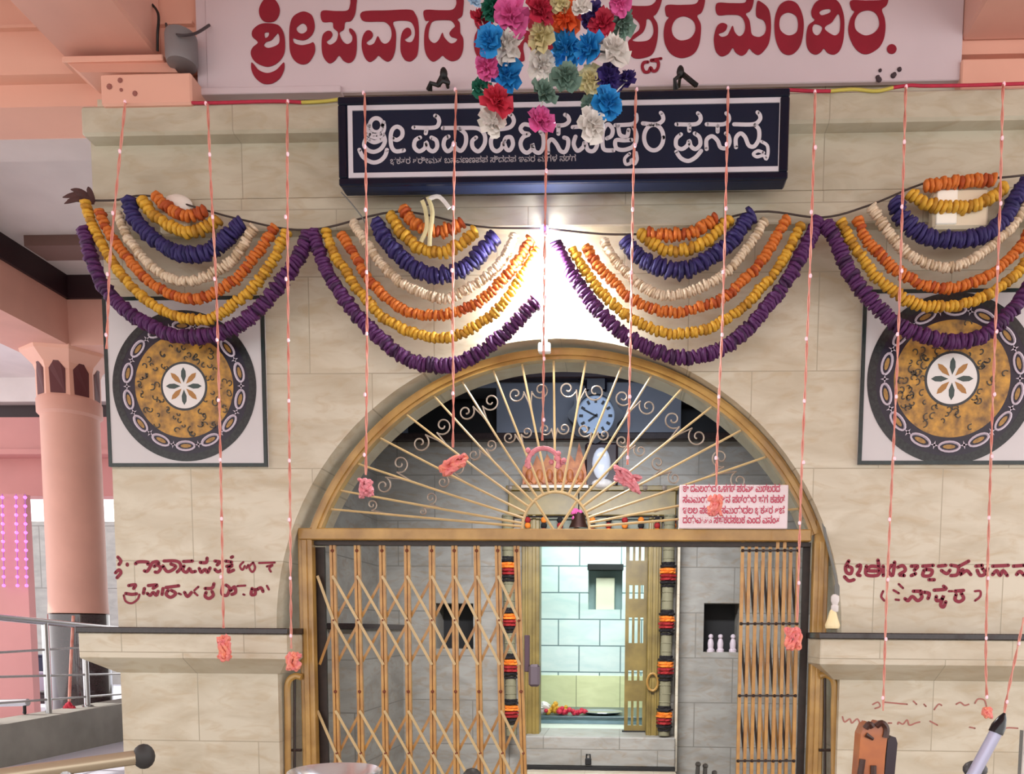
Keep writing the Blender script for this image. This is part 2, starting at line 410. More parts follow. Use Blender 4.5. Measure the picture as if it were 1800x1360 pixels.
for h in (nl, nr, ul, ur): m.box(h[0]-.02, h[1]+.02, YV + .34, YV + .4, h[2]-.02, h[3]+.02)
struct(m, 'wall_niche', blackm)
m = MB(); m.box(xvl, P(1340, 770, YV).x, YV - .09, YV, P(900, 777, YV).z, P(900, 764, YV).z, bev=.01); struct(m, 'trim_10', blackslab)
m = MB(); m.box(P(850, 660, YV).x, P(1170, 660, YV).x, YV - .12, YV, P(1000, 671, YV).z, P(1000, 655, YV).z, bev=.01); struct(m, 'trim_11', maroon)
m = MB(); m.box(xvl - .2, xvl, YB, YV, 0, zv); struct(m, 'wall_left', inner_stone)
m = MB(); m.box(xvr, xvr + .2, YB, YV, 0, zv); struct(m, 'wall_right', inner_stone)
m = MB(); m.box(xvl - .2, xvr + .2, YB, YV + .4, zv, zv + .2); struct(m, 'ceiling_vestibule', white_paint)
m = MB(); m.box(-2.6, 2.9, YB, YV + .4, -.1, .1); struct(m, 'floor_vestibule', floor_m)
# low pilaster with black slab on the left
m = MB(); m.box(xvl - .02, P(703, 1100, YV-.1).x, 6.2, YV, .1, P(650, 1106, 7.3).z); struct(m, 'wall_plinth', inner_stone)
m = MB(); m.box(xvl - .02, P(707, 1100, YV-.1).x, 6.16, YV, P(650, 1106, 7.3).z, P(650, 1097, 7.3).z, bev=.005); struct(m, 'trim_12', blackslab)
m = MB(); m.box(P(1189, 1100, 7.3).x, P(1194, 1100, 7.3).x, 7.3, YV, zdoor0 - .3, zdoor1 - .2, bev=.004); struct(m, 'trim_13', marble)
# sill slab under the inner door
m = MB(); m.box(P(921, 1320, 7.25).x, P(1187, 1320, 7.25).x, 7.25, 7.9, P(1050, 1347, 7.25).z, P(1050, 1295, 7.25).z, bev=.01); struct(m, 'trim_14', inner_stone)
m = MB(); m.box(P(921, 1350, 7.2).x, P(1187, 1350, 7.2).x, 7.2, 7.6, P(1050, 1353, 7.2).z, P(1050, 1347, 7.2).z - .004); struct(m, 'trim_15', blackm)
m = MB(); m.box(P(915, 1350, 7.0).x, P(1190, 1350, 7.0).x, 7.0, 7.5, .1, P(1050, 1354, 7.2).z); struct(m, 'trim_16', marble)
# sanctum
YS = 10.0
zsf = P(1020, 1292, 7.9).z
zsplit = P(1020, 1187, YS).z
nh = (P(1034, 1030, YS).x, P(1094, 1030, YS).x, P(1060, 1071, YS).z, P(1060, 994, YS).z)
m = MB(); wall_with_holes(m, -2.2, 1.6, zsplit, 3.6, [nh], YS, YS + .3); struct(m, 'wall_sanctum', cyan_block)
m = MB(); m.box(-2.2, 1.6, YS - .02, YS + .3, zsf - .2, zsplit); struct(m, 'wall_sanctum_dado', cream_block)
m = MB(); m.box(nh[0], nh[1], YS + .22, YS + .3, nh[2], nh[3]); struct(m, 'wall_sanctum_niche', mat('niche_grey', (132, 150, 150), .6))
m = MB(); m.box(nh[0] - .01, nh[1] + .01, YS - .012, YS + .24, nh[3] - .05, nh[3] + .02); struct(m, 'trim_17', blackm)
m = MB(); m.box(P(1047, 1040, YS).x, P(1080, 1040, YS).x, YS + .12, YS + .2, nh[2], P(1060, 1014, YS).z, bev=.006)
o = m.build('framed_picture', mat('parchment', (222, 214, 190), .6)); o['label'] = 'pale upright panel standing in the niche of the cyan block wall'; o['category'] = 'picture'
m = MB(); m.box(-2.2, 1.6, 7.9, YS + .3, zsf - .15, zsf); struct(m, 'floor_sanctum', mat('sanctum_floor', (214, 216, 200), .4))
m = MB(); m.box(-2.2, 1.6, 7.9, YS + .3, 3.45, 3.6); struct(m, 'ceiling_sanctum', white_paint)
m = MB(); m.box(-2.3, -2.2, 7.9, YS + .3, zsf - .15, 3.6); struct(m, 'wall_sanctum_left', cyan_block)
m = MB(); m.box(1.6, 1.7, 7.9, YS + .3, zsf - .15, 3.6); struct(m, 'wall_sanctum_right', cyan_block)

# altar plinth with offerings
zpt = P(1020, 1258, 8.9).z
t = thing('altar_plinth', 'low teal grey plinth inside the sanctum under the cyan block wall', 'altar', (P(1020, 1280, 8.9).x, 9.3, zsf))
m = MB(); m.box(-1.35, .95, 8.9, YS - .03, zsf, zpt - .03); m.build('body', mat('teal_stone', (120, 150, 160), .45, var=.2, vscale=5), t)
m = MB(); m.box(-1.38, .98, 8.86, YS - .03, zpt - .03, zpt, bev=.006); m.build('top_slab', mat('dark_teal', (70, 86, 92), .3), t)
def lump(name, label, cat, px, py, Y, rx, rz, mm, seed, group=None, n=14):
    random.seed(seed); c = P(px, py, Y); m = MB(); m.ball(c, 1, n, 0, (rx, rx * .8, rz))
    for v in m.v:
        d = v - c; k = 1 + random.uniform(-.22, .22); v.xy = c.xy + d.xy * k; v.z = c.z + d.z * k
    lo = min(v.z for v in m.v)
    for v in m.v: v.z += zpt - lo
    o = m.build(name, mm, None, False); o['label'] = label; o['category'] = cat
    if group: o['group'] = group
lump('folded_cloth', 'crumpled white cloth heap on the left of the sanctum plinth', 'cloth', 953, 1240, 9.05, .09, .07, PF['white'], 3)
def flower_heap(px, py, Y, n, spread, mm, label, name, seed):
    random.seed(seed); m = MB(); c = P(px, py, Y)
    for i in range(n):
        q = Vector((c.x + random.gauss(0, spread), c.y + random.gauss(0, .04), zpt + .03 + abs(random.gauss(0, .035)) * (1 - min(1, abs(i / n)))))
        m.ball(q, random.uniform(.022, .034), 7)
    o = m.build(name, mm); o['label'] = label; o['category'] = 'flowers'; o['kind'] = 'stuff'
flower_heap(976, 1240, 9.1, 46, .055, FL['yellow'], 'heap of loose yellow flowers on the sanctum plinth', 'yellow_petals', 5)
flower_heap(1000, 1250, 8.98, 26, .10, PF['red'], 'scatter of red petals along the front of the sanctum plinth', 'red_petals', 6)
c = P(1058, 1250, 9.15)
m = MB(); m.lathe((c.x, c.y, zpt), [(.13, 0), (.2, .008), (.24, .03), (.235, .034), (.19, .014), (.05, .01)], 28)
o = m.build('offering_plate', steel, None, True); o['label'] = 'shallow steel plate on the right of the sanctum plinth'; o['category'] = 'plate'

# inner door: frame, fixed jambs, lintel, open lattice leaf
t = thing('sanctum_door_frame', 'olive gold door frame around the cyan lit sanctum doorway', 'door frame', (P(1040, 1293, 7.45).x, 7.45, zdoor0))
def jamb(a, b):
    m = MB(); x0, x1 = P(a, 1100, 7.42).x, P(b, 1100, 7.42).x; w = x1 - x0
    m.box(x0, x1, 7.42, 7.62, zdoor0, zdoor1, bev=.006)
    m.box(x0 + w*.2, x0 + w*.36, 7.405, 7.43, zdoor0 + .02, zdoor1, bev=.004); m.box(x0 + w*.6, x0 + w*.8, 7.405, 7.43, zdoor0 + .02, zdoor1, bev=.004)
    m.build('jamb', olive, t)
jamb(917, 948); jamb(1138, 1161)
m = MB(); zl0 = P(1040, 906, 7.4).z; m.box(P(893, 880, 7.4).x, P(1189, 880, 7.4).x, 7.4, 7.62, zl0, P(1040, 860, 7.4).z, bev=.01)
m.box(P(889, 880, 7.37).x, P(1192, 880, 7.37).x, 7.37, 7.62, P(1040, 862, 7.37).z, P(1040, 853, 7.37).z, bev=.006); m.build('lintel', olive, t)
m = MB(); m.box(P(917, 920, 7.43).x, P(1161, 920, 7.43).x, 7.43, 7.6, P(1040, 942, 7.43).z, zl0 + .01, bev=.005); m.build('transom', mat('grey_green_paint', (112, 116, 98), .5, var=.2, vscale=6), t)
m = MB()
for i in range(9):
    x = P(896 + i * 34, 862, 7.37).x; m.ball((x, 7.385, P(1040, 857, 7.37).z), .03, 8)
m.build('boss_row', scrollm, t)
t = thing('sanctum_door_leaf', 'olive gold lattice door leaf standing open on the right of the sanctum doorway', 'door', (P(1118, 1290, 7.6).x, 7.62, zdoor0))
lx0, lx1 = P(1099, 1100, 7.66).x, P(1139, 1100, 7.66).x
m = MB(); w = lx1 - lx0; slots = []
zz = lambda y: P(1118, y, 7.66).z
for (a, b) in ((958, 985), (1028, 1052), (1085, 1130), (1178, 1196), (1232, 1275)):
    for k in range(3): slots.append((lx0 + w*(.16 + k*.25), lx0 + w*(.30 + k*.25), zz(b), zz(a)))
wall_with_holes(m, lx0, lx1, zdoor0 + .03, zdoor1 - .05, slots, 7.66, 7.70); m.build('lattice_panel', olive, t)
m = MB(); hz = zz(1195); hx = P(1147, 1195, 7.4).x
m.tube([(hx + .05*math.cos(a*PI/10), 7.385, hz + .08*math.sin(a*PI/10)) for a in range(21)], .012, 6); m.build('ring_handle', goldpaint, t)
m = MB(); m.box(lx0 - .02, lx1 + .02, 7.64, 7.72, zdoor0, zdoor0 + .035); m.build('bottom_bolt', blackm, t)

# woollen door garlands left and right of the inner door, bead fringe and bell above it
wool = {'b': mat('black_wool', (24, 18, 20), .9), 'o': mat('orange_wool', (228, 124, 34), .85), 'r': mat('red_wool', (150, 26, 28), .85), 'g': mat('sage_cord', (128, 122, 96), .8)}
def wool_garland(px_top, px_bot, ys, label):
    tp, bt = P(px_top, 950, 7.30), P(px_bot, 1290, 7.30)
    t = thing('wool_garland', label, 'garland', (bt.x, 7.30, bt.z), 'striped wool garlands beside the inner door')
    xat = lambda y: P(px_top + (px_bot - px_top) * (y - 950) / 340, y, 7.30)
    m = MB(); m.tube([xat(905), xat(1292)], .052, 12, 0)
    for k in range(26): m.lathe(xat(908 + k * 14.8), [(.050, -.006), (.057, 0), (.050, .006)], 12)
    m.build('cord_sleeve', wool['g'], t, True)
    for y in ys:
        random.seed(int(y)); m = MB()
        for (dy, r, mi) in ((-20, .058, 0), (-15, .07, 0), (-9, .068, 1), (-4, .072, 1), (2, .07, 2), (8, .07, 2), (14, .07, 0), (20, .06, 0)):
            c = xat(y + dy); n = 20
            prof = [(r*.6, -.018), (r, -.009), (r*1.02, .008), (r*.6, .018)]; o0 = len(m.v); m.lathe(c, prof, n, mi)
            for v in m.v[o0:]:
                d = v - c; v.xy = c.xy + d.xy * random.uniform(.9, 1.12)
        m.build('pompom', [wool['b'], wool['o'], wool['r']], t)
wool_garland(1176, 1167, (1010, 1094, 1174, 1262), 'black, orange and red wool garland hanging right of the sanctum doorway')
wool_garland(893, 899, (1000, 1090, 1170, 1250), 'black, orange and red wool garland hanging between the gate bars and left door jamb')
t = thing('bead_fringe', 'short black and red bead fringe hung across under the olive gold lintel', 'fringe', P(1040, 915, 7.35))
m = MB(); a, b = P(890, 908, 7.35), P(1190, 908, 7.35); m.tube([a, b], .008, 6); m.build('cord', wool['b'], t)
for i in range(11):
    random.seed(i); px = 899 + i * 28.5
    if 940 < px < 950: continue
    m = MB(); top = P(px, 908, 7.35); n = 3 + i % 3
    for k in range(n): m.ball(top - Vector((0, 0, .03 + k * .05)), .03, 8, (i + k) % 3)
    m.build('tassel', [wool['b'], wool['r'], wool['o']], t, True)
t = thing('temple_bell', 'dark bronze bell with a pink flower at its crown hanging under the lintel', 'bell', P(1017, 920, 7.2))
c = P(1017, 928, 7.2); m = MB()
m.lathe(c, [(.085, 0), (.083, .012), (.066, .05), (.058, .10), (.045, .135), (.012, .15)], 24); m.build('body', mat('dark_bronze', (74, 48, 40), .35, .6), t, True)
m = MB(); m.tube([c + Vector((0, 0, .14)), c + Vector((0, 0, .36))], .006, 6); m.build('chain', blackm, t)
m = MB(); random.seed(2)
for k in range(12): m.ball(c + Vector((-.03 + random.gauss(0, .02), -.03, .15 + random.gauss(0, .02))), .02, 6)
m.build('flower', PF['pink'], t)

# small figures in the right wall niche
group = 'pale figures in the dark wall niche'
for i, (px, lab) in enumerate(((1249, 'left figure of three pale ones in the dark niche'), (1266, 'middle figure of three pale ones in the dark niche'), (1288, 'right figure of three pale ones in the dark niche'))):
    c = P(px, 1145, YV + .06); c.z = nr[2]; m = MB()
    m.lathe(c, [(.035, 0), (.037, .02), (.026, .035), (.03, .08), (.022, .115), (.012, .125)], 14); m.ball(c + Vector((0, 0, .145)), .024, 10)
    o = m.build('figurine', mat('pale_stone', (206, 190, 196), .5), None, True); o['label'] = lab; o['category'] = 'figurine'; o['group'] = group

# wall clock
cc = P(1047, 730, 7.4); t = thing('wall_clock', 'round wall clock with a pale blue face in a wide dark scalloped frame', 'clock', cc)
m = MB(); loop = []
for k in range(64):
    a = 2*PI*k/64; r = .235 + .022 * math.cos(8 * a); loop.append((cc.x + r*math.cos(a), cc.z + r*math.sin(a)*1.0))
face = lambda r, n=40, k=1.08: [(cc.x + r*math.cos(2*PI*i/n), cc.z + r*k*math.sin(2*PI*i/n)) for i in range(n)]
m.poly(loop, [face(.172)], 7.37, 7.46); m.box(cc.x - .10, cc.x + .10, 7.40, 7.46, cc.z + .21, cc.z + .36, bev=.02); m.box(cc.x - .16, cc.x - .06, 7.40, 7.46, cc.z + .3, cc.z + .41, bev=.02)
m.build('frame', mat('dark_clock_frame', (24, 22, 34), .35), t)
m = MB(); m.poly(face(.178), [], 7.41, 7.42); clock_face = m.build('face', mat('clock_face', (176, 198, 226), .3), t)
m = MB()
for k in range(12):
    a = PI * k / 6; d = Vector((math.sin(a), 0, math.cos(a))); q = Vector((cc.x, 7.405, cc.z)); m.bar(q + d * .115, q + d * .15, .022, .004)
m.build('hour_mark', blackm, clock_face)
for nm, a, L, w_ in (('hour_hand', -2.2, .08, .016), ('minute_hand', -1.1, .12, .011)):
    d = Vector((math.sin(a), 0, math.cos(a))); q = Vector((cc.x, 7.40, cc.z)); m = MB(); m.bar(q - d * .02, q + d * L, w_, .004); m.build(nm, blackm, clock_face)
# oval ornament under the clock
oc = P(1057, 816, 7.36); t = thing('oval_ornament', 'small white oval ornament in a dark backing just below the clock', 'ornament', oc)
m = MB(); m.box(oc.x - .15, oc.x + .15, 7.38, 7.47, oc.z - .2, oc.z + .2, bev=.02); m.build('backing', mat('dark_brown_wood', (50, 34, 38), .45), t)
m = MB(); m.ball((oc.x, 7.375, oc.z + .01), 1, 18, 0, (.085, .04, .145)); m.build('oval', mat('white_glaze', (226, 230, 240), .15, coat=.5), t, True)
m = MB(); m.ball((oc.x + .01, 7.375, oc.z - .17), 1, 14, 0, (.10, .05, .045)); m.build('foot', PF['white'], t, True)
# carved wooden crest
t = thing('carved_crest', 'orange carved wooden crest with flame points above the inner door', 'carving', P(975, 855, 7.36))
m = MB(); pts = [(919, 853), (919, 822), (928, 808), (936, 822), (944, 800), (954, 818), (962, 798), (972, 815), (984, 800), (994, 818), (1003, 800), (1011, 812), (1018, 778), (1026, 806), (1031, 830), (1031, 853)]
m.poly([(P(x, y, 7.36).x, P(x, y, 7.36).z) for x, y in pts], [], 7.34, 7.40)
m.build('crest_panel', orangewood, t)
m = MB()
for i in range(6):
    c = P(930 + i * 18, 836, 7.335); m.ball(c, 1, 10, 0, (.034, .018, .06)); m.tube([c + Vector((-.04, 0, -.07)), c + Vector((0, -.01, -.03)), c + Vector((.04, 0, -.07))], .008, 5)
m.build('relief', orangewood, t, True)
m = MB(); m.box(P(915, 855, 7.33).x, P(1035, 855, 7.33).x, 7.33, 7.41, P(975, 858, 7.33).z, P(975, 851, 7.33).z, bev=.006); m.build('base_rail', scrollm, t)
m = MB(); c = P(1034, 1334, 7.24)
m.box(c.x - .028, c.x + .028, 7.225, 7.25, c.z - .05, c.z + .01, bev=.006); m.tube([(c.x - .017, 7.24, c.z + .01), (c.x - .017, 7.24, c.z + .045), (c.x + .017, 7.24, c.z + .045), (c.x + .017, 7.24, c.z + .01)], .007, 6)
o = m.build('padlock', blackm); o['label'] = 'small black padlock on the stone sill below the sanctum doorway'; o['category'] = 'padlock'

# ------------------------------------------------------------------ gate
YG = 4.1; GX = P(987, 1104, YG).x; GR = 1.388; GZ = P(987, 1104, YG).z
zl0, zl1 = P(975, 951, YG).z, P(975, 931, YG).z
xp0, xp1 = P(542, 1100, YG).x, P(1438, 1100, YG).x
gate = thing('arched_gate', 'golden brown arched steel gate frame with a fan of sunray bars filling the arch', 'gate', (GX, YG, 0))
half = math.asin((zl1 - .01 - GZ) / GR)
m = MB(); n = 60; vs = []; pts = []
for i in range(n + 1):
    a = half + (PI - 2 * half) * i / n; d = Vector((math.cos(a), 0, math.sin(a))); c = Vector((GX, YG, GZ))
    pts.append((c + d * (GR - .055), c + d * GR))
for i in range(n):
    (a0, b0), (a1, b1) = pts[i], pts[i+1]; dy = Vector((0, .025, 0))
    m.hexa([a0 - dy, b0 - dy, b0 + dy, a0 + dy], [a1 - dy, b1 - dy, b1 + dy, a1 + dy])
    c0, c1 = a0.lerp(b0, .3), a1.lerp(b1, .3); e0, e1 = a0.lerp(b0, .72), a1.lerp(b1, .72); q = Vector((0, -.012, 0))
    m.hexa([c0 - dy, e0 - dy, e0 - dy + q, c0 - dy + q], [c1 - dy, e1 - dy, e1 - dy + q, c1 - dy + q])
m.build('arch', goldpaint, gate)
m = MB(); m.box(P(528, 940, YG).x, P(1424, 940, YG).x, YG - .036, YG + .026, zl0, zl1 + .002, bev=.005); m.build('lintel', goldpaint, gate)
for x in (xp0, xp1):
    w_ = .036
    m = MB(); m.box(x - w_, x + w_, YG - .03, YG + .03, .05, zl1 if x < 0 else zl1 + .05, bev=.006); m.box(x - .012, x + .012, YG - .042, YG - .02, .06, zl0, bev=.003); m.build('post', goldpaint, gate)
m = MB(); m.box(P(553, 954, YG+.03).x, P(1424, 954, YG+.03).x, YG + .005, YG + .055, zl0 - .022, zl0 - .002); m.build('track', greasem, gate)
m = MB(); m.box(P(1411, 1000, YG+.04).x, P(1424, 1000, YG+.04).x, YG + .04, YG + .055, .1, zl0); m.build('jamb_channel', greasem, gate)
m = MB(); m.box(P(556, 1100, YG+.05).x, P(574, 1100, YG+.05).x, YG + .04, YG + .055, .1, zl0 - .03); m.build('jamb_channel', greasem, gate)
FC = P(977, 931, YG); YN = YG
ri = .172
m = MB(); m.tube([FC + Vector((math.cos(PI*k/24) * ri, 0, math.sin(PI*k/24) * ri * 1.1)) for k in range(25)], .008, 8); m.build('hub_arch', goldpale, gate)
for dx in (-1, 1):
    m = MB(); m.tube([FC + Vector((dx*.012, 0, 0)), FC + Vector((dx * ri * .62, 0, ri * .84))], .008, 6); m.build('hub_bar', goldpale, gate)
def edge(a):
    d = Vector((math.cos(a), 0, math.sin(a))); f = Vector((FC.x - GX, 0, FC.z - GZ)); b = f.dot(d); c = f.dot(f) - (GR - .05) ** 2
    return -b + math.sqrt(b * b - c)
angs = [5, 11, 19, 28, 38, 48, 58, 68, 80, 91, 102, 112, 123, 133, 143, 153, 162, 170, 175]
for i, ad in enumerate(angs):
    a = math.radians(ad); d = Vector((math.cos(a), 0, math.sin(a))); L = edge(a)
    m = MB(); m.tube([FC + Vector((d.x * ri, 0, d.z * ri * 1.1)), FC + d * (L * .5), FC + d * L], [.0075, .0065, .006], 6); m.build('sunray_bar', goldpale, gate)
def spiral(c, ax, r0, turns, sgn, n=26):
    out = []
    for k in range(n):
        t_ = k / (n - 1); a = ax + sgn * turns * 2 * PI * t_; r = r0 * (1 - .82 * t_); out.append(c + Vector((math.cos(a) * r, 0, math.sin(a) * r)))
    return out
for i in range(1, len(angs) - 1):
    ad = (angs[i] + angs[i + 1]) / 2
    a = math.radians(ad); d = Vector((math.cos(a), 0, math.sin(a))); q = Vector((-d.z, 0, d.x)); L = edge(a)
    if L < .55: continue
    gap = math.radians(angs[i+1] - angs[i]) * L
    for fr, s_ in ((.83, 1), (.60, -1)) if L > .7 else ((.70, 1),):
        r0 = min(.062, gap * fr * .34); c = FC + d * (L * fr); side = s_ if i % 2 else -s_
        sp = spiral(c, a + PI/2 * side, r0, 1.35, side)
        tail = [FC + d * (L * (fr - .16)) + q * (side * gap * fr * .42), FC + d * (L * (fr - .07)) + q * (side * gap * fr * .42)]
        m = MB(); m.tube(tail + sp, .0042, 5); m.build('scroll', scrollm, gate)

# collapsible leaves
def leaf(name, label, top, bot, y_top, y_bot, wdt, mm, loc):
    t = thing(name, label, 'gate', loc); bars = []
    for a, b in zip(top, bot):
        f = lambda y, a=a, b=b: P(a + (b - a) * (y - 950) / 410, y, YG + .025)
        bars.append(f)
    return t, bars
topx = [585, 628, 672, 716, 759.5, 799, 838, 875, 908]; botx = [594, 636, 679, 720, 762, 803, 845, 884, 921]
gl, bars = leaf('gate_leaf', 'left half of the collapsible gate, stretched open into a tan diamond lattice', topx, botx, 953, 1700, 10, goldbar, (P(750, 1360, YG).x, YG, 0))
for f in bars:
    m = MB()
    for s_ in (-1, 1):
        a, b = f(953), f(1640); o_ = Vector((s_ * .009, 0, 0)); m.bar(a + o_, b + o_, .0135, .02)
    m.bar(f(953) + Vector((0, .006, 0)), f(1640) + Vector((0, .006, 0)), .01, .008)
    for y in (968, 1090, 1215, 1323): m.ball(f(y) + Vector((0, -.012, 0)), .009, 6, 1)
    m.build('channel_bar', [goldbar, rustm], gl)
f0 = lambda y: P(560, y, YG + .025); f1 = lambda y: P(546, y, YG + .025)
al = [f1, f0] + bars
for (ya, ym, yb) in ((1012, 1090, 1168), (1248, 1325, 1402)):
    for i in range(1, len(bars) + 1):
        for sgn in (1, -1):
            A, Bm, C = al[i], al[min(i + 1, len(al) - 1)], al[min(i + 2, len(al) - 1)]
            if i + 1 >= len(al): continue
            ys = (ya, ym) if sgn == 1 else (yb, ym)
            p0 = A(ys[0]); p1 = Bm(ys[1]); dy = Vector((0, -.016 if sgn == 1 else .016, 0)); m = MB()
            if i + 2 < len(al): m.bar(p0 + dy, p1 + dy, .014, .004); m.bar(p1 + dy, C(yb if sgn == 1 else ya) + dy, .014, .004)
            else: m.bar(p0 + dy, p1 + dy, .014, .004)
            m.build('lattice_strip', goldpale if sgn == 1 else goldbar, gl)
lk = P(939, 1186, YG - .01)
m = MB(); m.box(lk.x - .028, lk.x + .03, YG - .03, YG + .02, lk.z - .06, lk.z + .055, bev=.012); m.build('lock_box', mat('lock_grey', (110, 98, 108), .4, .4), gl)
m = MB(); c = P(926, 1150, YG); m.box(c.x - .012, c.x + .014, YG - .01, YG + .02, c.z - .09, c.z + .1, bev=.004); m.build('lock_plate', mat('plum_metal', (92, 70, 84), .5, .2), gl)
topx = [1305 + i * 12.2 for i in range(9)]; botx = [1296 + i * 12.2 for i in range(9)]
gr, bars = leaf('gate_leaf', 'right half of the collapsible gate, folded into a tight stack of tan bars', topx, botx, 953, 1700, 8, goldbar, (P(1350, 1360, YG).x, YG, 0))
random.seed(3)
for i, f in enumerate(bars):
    m = MB(); dy = Vector((0, random.uniform(-.012, .012), 0)); m.bar(f(953) + dy, f(1640) + dy, .0165, .022)
    for y in (968, 1096, 1222, 1336): m.ball(f(y) + dy + Vector((0, -.014, 0)), .009, 6, 1)
    m.build('channel_bar', [goldbar, greasem], gr)
for i in range(8):
    a, b = bars[i], bars[i + 1]
    for (y0, y1) in ((975, 1090), (1102, 1216), (1228, 1330), (1342, 1450)):
        m = MB(); g = Vector((0, .014, 0)); m.bar(a(y0) + g, b(y1) + g, .012, .005); m.build('lattice_strip', greasem if (i * 7 + y0) % 2 == 0 else goldpaint, gr)
m = MB()
for y in (968, 1096, 1222, 1336): m.bar(bars[0](y) + Vector((0, -.017, 0)), bars[-1](y) + Vector((0, -.017, 0)), .009, .004)
m.build('rivet_row', greasem, gr)
# side grilles beside the posts
def grille(label, xs, top, x_in, loc):
    t = thing('side_grille', label, 'railing', loc)
    m = MB(); a = P(xs[0], top, 4.05); 
    m.tube(crom([P(xs[1], top + 2, 4.05), P((xs[0] + xs[1]) / 2, top, 4.05), P(xs[0], top + 14, 4.05), P(xs[0], top + 60, 4.05)], 5) + [P(xs[0], 1640, 4.05)], .017, 8); m.build('bent_rail', goldpaint, t, True)
    for x in x_in:
        m = MB(); m.tube([P(x, top + 4, 4.06), P(x, 1640, 4.06)], .007, 6); m.build('upright', greasem, t)
    m = MB(); m.tube([P(xs[0], 1318, 4.06), P(xs[1], 1318, 4.06)], .008, 6); m.build('cross_bar', greasem, t)
grille('short tan side rail between the left pier and the gate post', (506, 530), 1188, (518,), P(515, 1360, 4.05))
grille('short tan side rail between the right pier and the gate post', (1466, 1440), 1186, (1450,), P(1455, 1360, 4.05))

# ------------------------------------------------------------------ notice plate on the lintel
t = thing('notice_plate', 'white notice plate with four lines of red lettering standing on the gate lintel', 'sign', P(1288, 928, 4.05))
m = MB(); a, b = P(1193, 929, 4.05), P(1386, 852, 4.05); m.box(a.x, b.x, 4.045, 4.06, a.z, b.z, bev=.004); plate = m.build('plate', mat('notice_white', (232, 214, 218), .4, var=.06, vscale=8), t)
def text_mesh(m, body, px, py, Y, size, width, bold=.0):
    cu = bpy.data.curves.new('tmp', 'FONT'); cu.body = body; cu.size = size; cu.offset = bold; o = bpy.data.objects.new('tmp', cu); me = bpy.data.meshes.new_from_object(o)
    if len(me.vertices):
        xs = [v.co.x for v in me.vertices]; k = width / (max(xs) - min(xs)); x0 = min(xs); c = P(px, py, Y)
        m.add([(c.x + (v.co.x - x0) * k, Y, c.z + v.co.y) for v in me.vertices], [tuple(p.vertices) for p in me.polygons])
    bpy.data.meshes.remove(me); bpy.data.objects.remove(o); bpy.data.curves.remove(cu)
m = MB()
for (body, x, y, x1) in (('ಈ ದವಲಯದ ಒಳಗಡ ಪರವಶ ಮಡಬರದ', 1200, 864, 1366), ('ಸವಮಯ ದರಶನ ಪಡಯರ ಹಗ ಕಪಡ', 1200, 883, 1374), ('ಇಲಲ ಪಜಯ ಸಮಯದಲ ಭಕತರ ಶಚ', 1200, 902, 1374), ('ದಯವಟಟ ಸಹಕರಸಬಕ ಎಂದ ವನಂತ', 1200, 919, 1366)):
    text_mesh(m, body, x, y, 4.042, .048, (x1 - x) / 1400 * 4.042, .0012)
m.build('lettering', mat('notice_red', (186, 52, 84), .5), plate)

